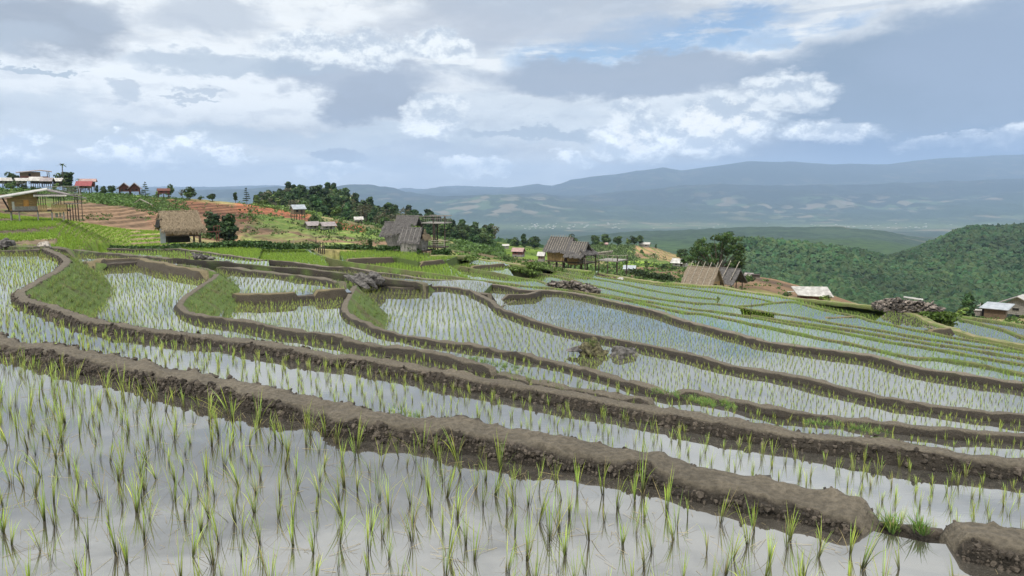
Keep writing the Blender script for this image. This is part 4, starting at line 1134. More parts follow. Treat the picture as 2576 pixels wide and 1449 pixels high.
# ------------------------------------------------------------------ grass on banks
gp = []
r = np.random.default_rng(21)
for V_, kind, green, bg, dist_ in GRASSPTS:
    n, k = kind.shape
    far_ = dist_[:, None] + 0 * kind
    px, py = project(V_)
    wgt = np.where(kind > 2.02, bg * 1.0, 0) + np.where((kind < 1.8), green * .5, 0)
    if bg >= .9: wgt = wgt * np.where(px < 1000, 1, .06)
    wgt = wgt * ((px > -40) & (px < 2620) & (py < 1480))
    # number of tufts by cell area
    m = min(6000 if (dist_.mean() < 34 and bg >= .9) else (2600 if dist_.mean() < 34 else 700), int(wgt.sum() * 1.7))
    if m < 4: continue
    p = (wgt * np.clip(far_, 2, 40)).ravel(); p = p / p.sum()
    idx = r.choice(len(p), m, p=p)
    q = V_.reshape(-1, 3)[idx] + r.normal(0, .05, (m, 3)) * [1, 1, 0] * np.clip(far_.ravel()[idx] / 20, .5, 2.5)[:, None]
    gp.append(np.column_stack([q, far_.ravel()[idx]]))
gp = np.vstack(gp)
parts = []
for lo_, hi_, nb, sg, wd, hh in ((0, 14, 9, 3, .005, .10), (14, 40, 8, 2, .009, .27), (40, 200, 5, 1, .022, .07)):
    s = (gp[:, 3] >= lo_) & (gp[:, 3] < hi_)
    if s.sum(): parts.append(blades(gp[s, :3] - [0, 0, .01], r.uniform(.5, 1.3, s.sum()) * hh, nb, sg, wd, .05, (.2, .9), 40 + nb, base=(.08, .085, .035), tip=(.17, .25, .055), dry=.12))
# bright green weeds along the strip between the two middle bunds, and tufts beside the gap
wl = []
for (x0, y0, x1, y1, drop, n_) in ((1640, 985, 1780, 1010, 4.6, 50), (1735, 1008, 1800, 1020, 4.6, 70), (1815, 1015, 1850, 1030, 4.6, 36), (2020, 1064, 2250, 1092, 4.6, 60), (1180, 905, 1320, 935, 4.55, 70), (2228, 1318, 2248, 1335, 2.1, 9), (985, 1030, 1060, 1050, 3.48, 14), (2300, 1330, 2330, 1350, 2.08, 8)):
    u = r.random(n_); a = x0 + (x1 - x0) * u; b_ = y0 + (y1 - y0) * u + r.normal(0, 4, n_)
    wl.append(on_drop(a, b_, drop))
wl = np.vstack(wl)
parts.append(blades(wl, r.uniform(.06, .15, len(wl)), 12, 3, .006, .04, (.2, .9), 88, base=(.07, .12, .03), tip=(.16, .27, .055), dry=.15))
v, f, c = merge(parts)
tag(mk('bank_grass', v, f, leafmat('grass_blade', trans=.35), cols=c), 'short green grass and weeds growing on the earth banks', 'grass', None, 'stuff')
# straw, dead stems and clods lying in the near water
st = MB()
for i in range(620):
    px, py = random.uniform(-20, 2600), random.uniform(930, 1449) ** 1.0
    p = on_drop(px, py, 2.1)
    if not (inpoly(SHEETS[0][0], np.array([p[0]]), np.array([p[1]]))[0]) or not free_of_bunds([p[0]], [p[1]], .0)[0]: continue
    a = random.uniform(0, 6.28); l = random.uniform(.03, .1) * (2.4 if random.random() < .25 else 1)
    st.beam((p[0], p[1], .002), (p[0] + math.cos(a) * l, p[1] + math.sin(a) * l, .004 + random.uniform(0, .02)), .0011, .0008, 4)
tag(st.build('floating_straw', mat('straw', (.42, .34, .18), (.22, .17, .09), 3, .8, 0)), 'bits of pale straw and dead stems floating in the nearest paddy', 'straw', None, 'stuff')
# ------------------------------------------------------------------ huts and houses (local units are print pixels, scaled by distance)
def root_at(name, px, py, d, theta, label, cat, group=None):
    P = at_depth(px, py, d)
    r = empty(name, tuple(P), -math.atan2(P[0], P[1]) + R(theta))
    tag(r, label, cat, group)
    return r, d / FPX


def nmesh(name, parts, m, parent, s):
    V, F = [], {}
    o = 0
    for v, f in parts:
        V.append(np.asarray(v, float)); F.setdefault(np.asarray(f).shape[1], []).append(np.asarray(f) + o); o += len(v)
    return mk(name, np.vstack(V) * s, [np.vstack(f) for f in F.values()], m, parent)


def thatch_slope(p0, p1, q0, q1, th, n, leaf=(7, 1.6), seed=0, rag=2.0, nu=18, nv=8, lift=.6):
    """slope from ridge p0-p1 down to eave q0-q1: lumpy slab with ragged eave plus loose leaf blades on top"""
    r = np.random.default_rng(seed)
    p0, p1, q0, q1 = (np.array(v, float) for v in (p0, p1, q0, q1))
    u = np.linspace(0, 1, nu)[:, None]; parts = []
    nrm = np.cross(p1 - p0, q0 - p0); nrm /= np.linalg.norm(nrm)
    if nrm[2] < 0: nrm = -nrm
    top = []
    for i in range(nv + 1):
        t = i / nv
        a = (p0 * (1 - u) + p1 * u) * (1 - t) + (q0 * (1 - u) + q1 * u) * t
        a = a + nrm * (r.normal(0, .35, (nu, 1)) + .4 * (i % 2))
        if i == nv: a = a + (q0 - p0) / np.linalg.norm(q0 - p0) * r.uniform(-rag, rag, (nu, 1))
        top.append(a)
    top = np.array(top)
    bot = top - nrm * th
    n1 = nu * (nv + 1)
    V = np.vstack([top.reshape(-1, 3), bot.reshape(-1, 3)])
    I = np.arange(nv)[:, None] * nu + np.arange(nu - 1)[None]
    f1 = np.stack([I, I + 1, I + nu + 1, I + nu], -1).reshape(-1, 4)
    side = []
    for i in range(nu - 1): side += [[i, n1 + i, n1 + i + 1, i + 1], [nv * nu + i, nv * nu + i + 1, n1 + nv * nu + i + 1, n1 + nv * nu + i]]
    for i in range(nv):
        a, b = i * nu, (i + 1) * nu
        side += [[a, b, n1 + b, n1 + a], [a + nu - 1, n1 + a + nu - 1, n1 + b + nu - 1, b + nu - 1]]
    parts.append((V, np.vstack([f1, f1[:, ::-1] + n1, np.array(side)])))
    # leaves
    uu = r.random(n)[:, None]; tt = (r.random(n) ** .9)[:, None]
    c = (p0 * (1 - uu) + p1 * uu) * (1 - tt) + (q0 * (1 - uu) + q1 * uu) * tt + nrm * (.5 + lift * r.random((n, 1)))
    dn = (q0 - p0) / np.linalg.norm(q0 - p0); al = (p1 - p0) / np.linalg.norm(p1 - p0)
    a = r.normal(0, .28, (n, 1))
    dv = dn * np.cos(a) + al * np.sin(a); sv = al * np.cos(a) - dn * np.sin(a)
    ln = leaf[0] * r.uniform(.5, 1.3, (n, 1)); wd = leaf[1] * r.uniform(.5, 1.3, (n, 1)) / 2
    e = c + dv * ln + nrm * r.normal(.2, .7, (n, 1)) - np.array([0, 0, .3]) * ln * .2
    V = np.stack([c - sv * wd, c + sv * wd, e + sv * wd * .5, e - sv * wd * .5], 1).reshape(-1, 3)
    parts.append((V, np.arange(n * 4).reshape(-1, 4)))
    return parts


def tin_slope(p0, p1, q0, q1, th):
    b = MB(); b.slab([q0, q1, p1, p0], th)
    V = np.array(b.v); return [(V, np.array(b.f))]


def gable(root, s, cx, cy, L_, Wf, ze, zr, roofm, th=2.0, leaves=0, leaf=(7, 1.6), Wb=None, over=0, seed=0, rag=2.0, name='roof', lift=.8):
    """gable roof: ridge along x"""
    Wb = Wb or Wf
    p0, p1 = (cx - L_ / 2, cy, zr), (cx + L_ / 2, cy, zr)
    parts = []
    for W_, sg in ((Wf, -1), (Wb, 1)):
        q0, q1 = (cx - L_ / 2 - over, cy + sg * W_, ze), (cx + L_ / 2 + over, cy + sg * W_, ze)
        if leaves: parts += thatch_slope(p0, p1, q0, q1, th, leaves if sg < 0 else leaves // 2, leaf, seed + sg, rag, lift=lift)
        else: parts += tin_slope(p0, p1, q0, q1, th) if sg < 0 else tin_slope(p1, p0, q1, q0, th)
    if leaves:      # ridge capping
        b = MB(); b.beam((cx - L_ / 2 - 1, cy, zr + .5), (cx + L_ / 2 + 1, cy, zr + .5), 1.6, 1.6, 5)
        parts.append((np.array(b.v), np.array(b.f[:5])))
    return nmesh(name, parts, roofm, root, s)


def walls(root, s, x0, x1, y0, y1, z0, z1, m, tap=0.0, tapx=0.0, gz=None, gm=None, slats=0):
    b = MB()
    lo = [(x0 + tapx, y0 + tap, z0), (x1 - tapx, y0 + tap, z0), (x1 - tapx, y1 - tap, z0), (x0 + tapx, y1 - tap, z0)]
    b.hexa(lo + [(x0, y0, z1), (x1, y0, z1), (x1, y1, z1), (x0, y1, z1)])
    if slats:
        n = int(abs(slats)); 
        for i in range(n + 1):
            if slats > 0:
                x = x0 + (x1 - x0) * i / n; xb = x0 + tapx + (x1 - x0 - 2 * tapx) * i / n
                b.beam((xb, y0 + tap - .3, z0), (x, y0 - .3, z1), .45, .45, 4)
            else:
                z = z0 + (z1 - z0) * i / n; f = 1 - i / n
                b.beam((x0 + tapx * f, y0 + tap * f - .25, z), (x1 - tapx * f, y0 + tap * f - .25, z), .35, .35, 4)
    w_ = b.build('wall', m, root, s)
    if gz is not None:
        ym = (y0 + y1) / 2
        for x in (x0, x1 - 1.2):
            g = MB(); g.prism([(x, y0, z1), (x, y1, z1), (x, ym, gz)], (1.2, 0, 0)); g.build('gable_wall', gm or m, root, s)
    return w_


def posts(root, s, pts, r, m, name='post'):
    for (x, y, z0, z1) in pts:
        b = MB(); b.beam((x, y, z0), (x + random.uniform(-.5, .5), y, z1), r, r * .9, 6); b.build(name, m, root, s)


def part(root, s, name, m, *items):
    b = MB()
    for it in items:
        if it[0] == 'b': b.box(*it[1:])
        elif it[0] == 'r': b.beam(it[1], it[2], it[3], it[3], 6)
        elif it[0] == 's': b.slab(it[1], it[2])
    return b.build(name, m, root, s)


# grey-roofed compound hut with the high lookout deck
r, s = root_at('stilt_hut', 1024, 634, 95, -28, 'weathered grey bamboo hut with leaf-tile roofs, vine and high lookout deck', 'hut')
gable(r, s, -2, 12, 60, 30, 48, 90, M_THG, 2.2, 700, (6, 3), seed=1, over=2)
gable(r, s, -52, 14, 34, 26, 40, 74, M_THG, 2.2, 260, (6, 3), seed=2, over=2)
gable(r, s, 24, -16, 56, 22, 28, 62, M_THG, 2.2, 520, (6, 3), seed=3, over=2)
walls(r, s, -62, 24, -12, 38, 2, 46, M_WOODG, 10, 14, slats=-4)
walls(r, s, 2, 44, -36, -16, -6, 27, M_WOODG, 0, 0, slats=4)
walls(r, s, 30, 54, -22, 14, 6, 34, M_WOODG, 2, 2, 60, M_THT, slats=3)
part(r, s, 'floor', M_WOODD, ('b', -50, 60, -24, 36, 4, 7))
posts(r, s, [(x, y, -10, 6) for x in (24, 36, 48) for y in (-20, 10)], 1.5, M_WOODG)
nmesh('roof_fringe', thatch_slope((54, -20, 46), (54, 16, 46), (59, -24, 36), (59, 20, 36), 1, 160, (9, 1.5), 5, 3, 12, 3), M_THT, r, s)
for i in range(7):
    x = -34 + i * 10
    part(r, s, 'roof_batten', M_WOODG, ('r', (x, -15, 48), (x, 15, 90), .8))
for i in range(5):
    x = 0 + i * 12
    part(r, s, 'roof_batten', M_WOODG, ('r', (x, -39, 29.5), (x, -16, 63.5), .8))
# lookout deck
part(r, s, 'deck_floor', M_WOODG, ('b', 36, 98, 10, 60, 72, 74.5))
part(r, s, 'lower_deck', M_WOODD, ('b', 46, 96, 8, 44, 12, 14.5))
posts(r, s, [(68, 12, -8, 92), (94, 24, -14, 92), (60, 52, -6, 90), (72, 14, -8, 74)], 1.8, M_WOODD)
part(r, s, 'railing', M_WOODG, ('r', (20, 10, 90), (98, 12, 91), 1), ('r', (98, 12, 91), (98, 58, 91), 1), ('r', (36, 58, 91), (98, 58, 91), .9), ('r', (40, 11, 84), (98, 12, 84), .5), ('r', (36, 58, 82), (98, 58, 82), .5),
     *[('r', (44 + 6 * i, 11.5, 74), (44 + 6 * i, 11.5, 91), .35) for i in range(9)], *[('r', (98, 14 + 7 * i, 74), (98, 14 + 7 * i, 91), .35) for i in range(6)])
part(r, s, 'lower_railing', M_BPOLE, ('r', (60, 9, 29), (98, 14, 30), 1), ('r', (60, 9, 24), (98, 14, 25), .7), ('r', (60, 9, 19), (98, 14, 20), .7), ('r', (98, 12, 14), (98, 12, 31), 1), ('r', (98, 13, 30), (98, 42, 30), .8))
HUT3 = (r, s)

# bamboo stilt hut with twin roofs and open deck
r, s = root_at('stilt_hut', 1432, 672, 122, -30, 'bamboo hut on stilts with two dark leaf roofs, railed porch and open deck', 'hut')
gable(r, s, -28, 10, 68, 34, 40, 73, M_THG, 2.2, 600, (6, 3), seed=11, over=3)
gable(r, s, 30, -2, 50, 32, 30, 64, M_THG, 2.2, 480, (6, 3), seed=12, over=3)
walls(r, s, -56, -6, -16, 34, 16, 42, M_BAMB, 1, 1, slats=10)
walls(r, s, 2, 34, -20, 20, 8, 36, M_BAMB, 4, 3, 64, M_THG, slats=8)
nmesh('porch_roof', thatch_slope((44, -26, 50), (44, 30, 50), (64, -32, 36), (64, 34, 36), 2, 240, (7, 2.2), 15, 2.5, 14, 4), M_THG, r, s)
for i in range(9): part(r, s, 'roof_batten', M_BPOLE, ('r', (-58 + i * 7, -22, 43), (-58 + i * 7, 9, 79), .7))
for i in range(7): part(r, s, 'roof_batten', M_BPOLE, ('r', (13 + i * 6.5, -32, 32), (13 + i * 6.5, -3, 67), .7))
part(r, s, 'floor', M_WOODD, ('b', -58, 62, -20, 34, 13, 15.5))
posts(r, s, [(x, y, -8, 16) for x in (-52, -30, -10) for y in (-14, 26)] + [(x, y, -12, 10) for x in (6, 26, 42) for y in (-16, 18)] + [(60, -26, -12, 36), (62, 24, -12, 36)], 1.8, M_WOODD)
part(r, s, 'window', M_DARK, ('b', 34.3, 35.2, -6, 6, 20, 31))
part(r, s, 'door', M_WOODG, ('b', 34.3, 35.4, 8, 17, 14, 32))
part(r, s, 'porch_railing', M_BPOLE, ('r', (44, -27, 27), (62, -27, 27), .8), ('r', (62, -27, 27), (62, 20, 27), .8), ('r', (62, -27, 17), (62, 20, 17), .6), *[('r', (62, -25 + 6 * i, 15), (62, -25 + 6 * i, 27), .5) for i in range(8)], *[('r', (46 + 5 * i, -27, 15), (46 + 5 * i, -27, 27), .5) for i in range(4)])
part(r, s, 'deck_floor', M_WOODG, ('b', 62, 120, 30, 90, 17, 19.5))
posts(r, s, [(118, 32, -26, 32), (92, 32, -18, 18), (118, 86, -20, 30), (66, 34, -10, 18), (90, 86, -14, 18)], 1.6, M_WOODD)
part(r, s, 'deck_railing', M_BPOLE, ('r', (64, 32, 33), (122, 32, 32), .8), ('r', (120, 32, 32), (120, 88, 30), .8), *[('r', (66 + 13 * i, 32, 19), (66 + 13 * i, 32, 33), .7) for i in range(5)])
part(r, s, 'bamboo_stack', M_BPOLE, ('r', (56, 44, 36), (92, 60, 41), 1.8), ('r', (54, 48, 33), (88, 62, 36), 1.6))

# thatched store hut
r, s = root_at('thatched_hut', 462, 605, 92, 14, 'small wooden hut under a shaggy tan thatched roof with a side plank bridge', 'hut')
gable(r, s, -6, 12, 92, 34, 31, 73, M_THT, 3.0, 1700, (10, 2.0), seed=21, rag=5, over=2, lift=2.5)
nmesh('roof_fringe', thatch_slope((-54, -18, 38), (48, -18, 38), (-54, -23, 27), (50, -23, 27), 1, 520, (11, 1.6), 23, 4, 24, 3), M_THT, r, s)
walls(r, s, -42, 34, -14, 34, 14, 40, M_WOODY, 0, 0, slats=-7)
part(r, s, 'side_overhang', M_DARK, ('s', [(-58, -8, 34), (-52, -8, 56), (-52, 34, 56), (-58, 34, 34)], 2))  # shade of the left gable end put into its near-black colour
part(r, s, 'door', M_WOOD, ('b', -6, 8, -15.2, -14.1, 14, 34))
part(r, s, 'floor', M_WOODD, ('b', -44, 36, -16, 36, 11, 14))
part(r, s, 'underfloor_shade', M_DARK, ('b', -38, 14, -8, 30, -4, 11))  # dark box added in place of the shade below the floor
part(r, s, 'tin_side_panel', M_TINB, ('b', -56, -44, -10, -8, -4, 32))
posts(r, s, [(x, y, -6, 12) for x in (20, 34) for y in (-14, 30)] + [(36, -18, -6, 34)], 1.5, M_WOODD)
part(r, s, 'brace', M_WHITE, ('r', (10, -15, 11), (18, -18, -4), .9))
part(r, s, 'plank_bridge', M_WOODR, ('b', 34, 88, -12, -8, 19, 21))
part(r, s, 'bridge_railing', M_WOODR, ('r', (72, -12, 34), (86, -12, 35), .8), ('r', (72, -12, 20), (71, -12, 35), .8), ('r', (80, -12, 20), (80, -12, 36), .8), ('r', (86, -12, 20), (86, -12, 36), .8))
posts(r, s, [(78, -10, -6, 20), (83, -10, -6, 20)], 1.5, M_WOODR)

# large stilt house, far left
r, s = root_at('stilt_house', 108, 549, 80, 0, 'large brown plank stilt house with slanting pale tin roof and lattice balcony', 'house')
b = MB(); b.slab([(-100, -18, 50), (-100, 60, 54), (14, 60, 76), (14, -18, 72)][::-1], 2.4); b.build('roof', M_TIN, r, s)
b = MB(); b.slab([(14, -16, 70), (14, 60, 74), (100, 60, 50), (98, -12, 50)][::-1], 2.4); b.build('roof_right', M_TING, r, s)
walls(r, s, -72, -8, -4, 50, 20, 50, M_WOODY, 0, 4, slats=-6)
part(r, s, 'gable_wall', M_WOODY, ('s', [(-70, -3, 49), (-8, -3, 49), (-8, -3, 68), (-20, -3, 66)], 2))
part(r, s, 'lower_wall', M_WOODG, ('b', -62, -9, -5.4, -4.2, 20, 30))
part(r, s, 'door', M_WOODO, ('b', -38, -27, -5.2, -4.2, 30, 46))
part(r, s, 'white_panel', M_WHITE, ('b', -62, -57, -5.8, -4.3, 21, 42))
part(r, s, 'side_wall', M_WOODD, ('s', [(-70, -2, 20), (-82, -2, 50), (-82, 46, 50), (-70, 46, 20)], 2))  # dark wood colour carries the shade of the unlit left side
part(r, s, 'floor', M_WOODD, ('b', -78, 62, -10, 50, 16.5, 20))
posts(r, s, [(-66, -6, -6, 17), (-49, -8, -6, 17), (-10, -8, -6, 17), (-66, 40, -6, 17), (-10, 40, -6, 17), (20, -8, -6, 17), (45, -8, -6, 17), (20, 40, -6, 17)], 2.0, M_WOODG)
b = MB()
for i in range(15):
    b.slab([(-16 + i * 4.7, -20, 55), (-11.6 + i * 4.7, -20, 55), (-11.6 + i * 4.7, -8, 61), (-16 + i * 4.7, -8, 61)], 1.2 if i % 2 else 2)
b.build('awning', M_TIN, r, s)
posts(r, s, [(x, -9, 32, 58) for x in (-7, -2, 3, 8, 26, 31, 36, 41, 48)], 1.0, M_WOODD)
part(r, s, 'porch_railing', M_BAMB, *[('b', -8 + i * 2.1, -6.4 + i * 2.1, -11, -10, 17 + random.uniform(-1, 1), 34 + random.uniform(-1, 1)) for i in range(9)], *[('b', 20 + i * 2.1, 21.6 + i * 2.1, -12, -11, 15 + random.uniform(-1, 1), 35 + random.uniform(-1, 1)) for i in range(16)])
part(r, s, 'stair_rail', M_BPOLE, ('r', (24, -13, 33), (44, -13, 45), .9))
posts(r, s, [(x, y, -8, 34 if x < 70 else 58) for x in (54, 60, 66, 72, 78) for y in (-8, 20)] + [(86, -12, -8, 72)], 1.1, M_WOODD)
part(r, s, 'balcony_floor', M_WOODG, ('b', 8, 88, -14, 40, 58, 60))
part(r, s, 'lower_balcony', M_WOODG, ('b', 50, 88, -10, 30, 35, 36.6), ('b', 50, 88, -12, 26, 47, 48))
part(r, s, 'lattice_railing', M_WOODG, ('r', (14, -13, 78), (84, -13, 80), .8), ('r', (14, -13, 69), (84, -13, 70), .5), *[('r', (14 + 3 * i, -13, 60), (14 + 3 * i, -13, 79), .32) for i in range(24)], ('r', (84, -13, 60), (84, 36, 80), .6))
part(r, s, 'laundry', M_WHITE, ('b', 27, 33, 4, 4.6, 2, 12), ('b', 36, 40, 4, 4.6, 3, 13))

# tan thatched shelter with crossing poles
r, s = root_at('thatched_shelter', 1764, 722, 110, -24, 'tan leaf-thatched shelter with poles crossing above its ridge', 'hut')
gable(r, s, 0, 8, 84, 42, 5, 50, M_THB, 2.5, 900, (6, 2.5), Wb=36, seed=31, over=1)
walls(r, s, -34, 36, -22, 32, -10, 16, M_BAMB, 0, 0, 46, M_THT, slats=6)
part(r, s, 'window', M_DARK, ('b', 36.2, 37.2, -4, 10, 0, 10))
for i in range(5):
    x = -34 + i * 17
    part(r, s, 'roof_pole', M_BPOLE, ('r', (x, -35, 7), (x + 1, 18, 63), 1.0))
    part(r, s, 'roof_pole', M_BPOLE, ('r', (x, 46, 8), (x, -3, 62), .7))
posts(r, s, [(37, -30, -14, 10), (37, 34, -14, 12)], 1.3, M_WOODD)
r, s = root_at('open_shelter', 1826, 724, 122, -30, 'open-sided dark shelter behind the tan thatched one', 'hut')
gable(r, s, 2, 8, 66, 36, 14, 49, M_THG, 2.5, 420, (6, 2.5), seed=41, over=1)
for i in range(3): part(r, s, 'roof_pole', M_BPOLE, ('r', (-22 + i * 24, -26, 24), (-22 + i * 24, 16, 68), .9))
posts(r, s, [(x, y, -12, 34) for x in (-26, 26) for y in (-18, 4, 34)], 1.3, M_WOODD)
part(r, s, 'brace', M_WOODD, ('r', (26, -34, -8), (26, -16, 24), 1.2), ('r', (26, -18, -2), (26, 34, -4), .8))
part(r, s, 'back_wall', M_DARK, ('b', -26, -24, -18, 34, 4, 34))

# pale long-roofed shed right of centre
r, s = root_at('tin_shed', 2042, 756, 114, 12, 'low plank shed with a long pale corrugated roof at the terrace edge', 'shed')
b = MB(); b.slab([(-38, -22, 16), (48, -22, 13), (40, 20, 34), (-48, 20, 33)][::-1][::-1], 1.8); b.build('roof', M_TIN, r, s)
walls(r, s, -30, 30, -12, 18, -8, 16, M_WOODR, 0, 0, slats=-5)
part(r, s, 'eave_pole', M_WHITE, ('r', (-60, 0, 21), (-44, 0, 22), 1.2)); posts(r, s, [(-38, -18, -8, 16), (36, -18, -10, 13), (-12, -18, -8, 15)], 1.2, M_WOODD)

# sheds at the far right
r, s = root_at('plank_shed', 2503, 797, 120, -8, 'upright-plank shed with a flat blue-grey tin roof', 'shed')
b = MB(); b.slab([(-34, -22, 23), (30, -22, 23), (38, 20, 35), (-22, 20, 35)], 1.6); b.build('roof', M_TINB, r, s)
walls(r, s, -22, 24, -14, 16, -2, 24, M_WOOD, 0, 0, slats=16)
part(r, s, 'side_doorway', M_DARK, ('b', -28, -22.4, -10, 10, 0, 22))
r, s = root_at('house', 2566, 792, 138, -12, 'dark timber house with a wide white-edged roof at the right edge', 'house')
b = MB(); b.slab([(-52, -26, 26), (-4, -26, 50), (-4, 40, 50), (-52, 40, 26)], 1.8); b.build('roof', M_TING, r, s)
b = MB(); b.slab([(-4, -26, 50), (60, -26, 18), (60, 40, 18), (-4, 40, 50)], 1.8); b.build('roof_right', M_TIN, r, s)
walls(r, s, -34, 46, -16, 34, 2, 27, M_WOODG, 0, 0, slats=-6)
part(r, s, 'gable_wall', M_WOODG, ('s', [(-34, -15, 27), (46, -15, 27), (-4, -15, 47), (-5, -15, 47)], 2))
part(r, s, 'window', M_DARK, ('b', -14, 0, -17.6, -16.4, 13, 18)); part(r, s, 'cellar', M_DARK, ('b', -6, 16, -17, -15, -6, 2))
r, s = root_at('rail_platform', 2462, 790, 122, 0, 'small grey platform with a white rail left of the plank shed', 'platform')
part(r, s, 'floor', M_WHITE, ('b', -12, 12, -8, 10, 9, 11)); part(r, s, 'wall', M_WOODG, ('b', -11, 9, -6, 8, -4, 9))
part(r, s, 'railing', M_WHITE, ('r', (-12, -8, 10), (-12, -8, 20), .8), ('r', (-12, -8, 19), (2, -8, 25), 1.0), ('r', (2, -8, 10), (2, -8, 30), .8))
r, s = root_at('tin_canopy', 2297, 757, 84, 0, 'thin white tin canopy on two posts above the great stone pile', 'canopy')
part(r, s, 'roof', M_TIN, ('s', [(-22, -8, 9), (22, -8, 5), (22, 8, 6), (-22, 8, 10)], 1.6)); posts(r, s, [(-15, 0, -14, 8), (15, 0, -14, 6)], .8, M_WOODD)


# ------------------------------------------------------------------ smaller houses
def cottage(name, px, py, d, th, w, dep, wz, rz, roofm, wallm, label, stilt=0, over=5, gable_front=False, cat='house', gm=None, win=True, extra=None):
    r, s = root_at(name, px, py, d, th + (90 if gable_front else 0), label, cat)
    W_, D2 = (w, dep) if not gable_front else (dep, w)
    z0 = stilt
    p0, p1 = (-W_ / 2 - over, 0, rz), (W_ / 2 + over, 0, rz)
    for sg in (-1, 1):
        b = MB(); e = [(-W_ / 2 - over, sg * (D2 / 2 + over), wz - 1), (W_ / 2 + over, sg * (D2 / 2 + over), wz - 1)]
        if sg < 0: b.slab([e[0], e[1], p1, p0], 1.3)
        else: b.slab([p0, p1, e[1], e[0]], 1.3)
        b.build('roof_slope', roofm, r, s)
    b = MB(); b.box(-W_ / 2, W_ / 2, -D2 / 2, D2 / 2, z0, wz)
    for x in (-W_ / 2, W_ / 2 - 1): b.prism([(x, -D2 / 2, wz), (x, D2 / 2, wz), (x, 0, rz - 1)], (1, 0, 0))
    b.build('wall', wallm, r, s)
    fx, fy = (0, -D2 / 2) if not gable_front else (-W_ / 2, 0)
    h = wz - z0
    if win:
        if gable_front:
            part(r, s, 'window', M_DARK, ('b', -W_ / 2 - .5, -W_ / 2 + .2, -D2 * .3, -D2 * .08, z0 + h * .4, z0 + h * .8))
            part(r, s, 'door', M_WOODD, ('b', -W_ / 2 - .5, -W_ / 2 + .2, D2 * .1, D2 * .3, z0, z0 + h * .8))
        else:
            part(r, s, 'window', M_DARK, ('b', -W_ * .3, -W_ * .12, -D2 / 2 - .5, -D2 / 2 + .2, z0 + h * .4, z0 + h * .8))
            part(r, s, 'door', M_WOODD, ('b', W_ * .1, W_ * .26, -D2 / 2 - .5, -D2 / 2 + .2, z0, z0 + h * .8))
    if stilt: posts(r, s, [(x, y, -5, z0) for x in (-W_ / 2 + 1, 0, W_ / 2 - 1) for y in (-D2 / 2 + 1, D2 / 2 - 1)], .9, M_WOODD)
    else: part(r, s, 'footing', M_WOODG, ('b', -W_ / 2 - .6, W_ / 2 + .6, -D2 / 2 - .6, D2 / 2 + .6, -6, .2))
    return r, s


DV = 285
r, s = root_at('hilltop_house', 92, 455, DV, 0, 'tall two-storey plank house with a low slanting roof on the hilltop at left', 'house')
part(r, s, 'roof', M_TING, ('s', [(-42, -8, 20), (10, -8, 26), (10, 20, 28), (-42, 20, 22)], 1.6), ('s', [(10, -8, 26), (34, -8, 23), (34, 20, 25), (10, 20, 28)], 1.6))
part(r, s, 'wall', M_WOOD, ('b', -34, 9, -4, 16, 5, 22)); part(r, s, 'window', M_DARK, ('b', -16, -11, -4.6, -3.8, 12, 18)); part(r, s, 'balcony', M_WOODR, ('b', -34, 26, -7, -4.4, 5, 11))
posts(r, s, [(x, -4, -8, 6) for x in (-32, -16, 0, 22)] + [(24, -6, 5, 23), (28, 10, 5, 23)], 1.0, M_WOODD)
cottage('house', 8, 466, DV, 12, 28, 14, 12, 19, M_TIN, M_WOODG, 'grey hut with a white-edged tin roof cut by the left edge', 4)
cottage('house', 55, 465, DV - 8, 10, 20, 14, 11, 17, M_TIN, M_WOODG, 'low house with pale grey roof below the tall plank house, leftmost of its row', 3)
cottage('house', 92, 466, DV - 10, -25, 22, 14, 12, 21, M_TIN, M_WOODD, 'low house with bright pale roof in the middle of the hilltop row', 4)
cottage('house', 120, 467, DV - 12, -20, 19, 13, 12, 20, M_TING, M_WOODD, 'low house with brownish roof beside the bright-roofed one', 4)
cottage('house', 146, 466, DV - 6, -25, 17, 12, 11, 18, M_TIN, M_WOODD, 'small house with pale ridge at the right end of the hilltop row', 4)
cottage('red_roof_house', 214, 482, DV - 10, -18, 28, 16, 15, 26, M_RED, M_WOOD, 'stilt house with a bright red roof on the left skyline', 8)
cottage('pink_roof_house', 222, 474, DV + 6, -8, 30, 18, 18, 24, M_PINK, M_WOODD, 'house with faded pink stepped roof behind the red one', 4)
r, s = cottage('twin_gable_house', 314, 484, DV - 6, -4, 24, 30, 10, 24, M_TING, M_WOODR, 'left half of the red-brown twin-gabled house on the skyline', 2, gable_front=True)
r, s = cottage('twin_gable_house', 340, 484, DV - 6, -4, 22, 26, 10, 24, M_TING, M_WOODR, 'right half of the red-brown twin-gabled house on the skyline', 2, gable_front=True)
cottage('brown_house', 412, 492, DV - 10, 4, 26, 16, 13, 18, M_WOODR, M_WOODR, 'boxy dark red-brown stilt house beside a leafy tree on the skyline', 5, over=2)
r, s = root_at('leaf_shelter', 355, 517, 205, -4, 'crumpled shelter with cream bamboo roof edges among bushes', 'shelter')
part(r, s, 'roof', M_BPOLE, ('s', [(-22, -8, 2), (-2, -8, 17), (-2, 14, 17), (-22, 14, 2)], 2), ('s', [(-2, -8, 17), (26, -8, 2), (26, 14, 2), (-2, 14, 17)], 2))
part(r, s, 'inner_roof', M_THT, ('s', [(-10, -10, -1), (4, -10, 8), (4, 4, 8), (-10, 4, -1)], 1.6)); posts(r, s, [(x, -6, -10, 6) for x in (-12, 3, 14)], 1, M_WOODD)
part(r, s, 'wall', M_WOODD, ('b', -14, 16, 4, 10, -8, 5))
cottage('house', 750, 549, 238, 24, 30, 20, 24, 34, M_TINB, M_WOOD, 'two-storey brown house with blue-grey roof on the red hillside', 10, over=3)
cottage('house', 785, 578, 234, 24, 26, 18, 12, 21, M_TING, M_WOODG, 'small grey hut with slanting brown roof, left of a pair on the slope', 3)
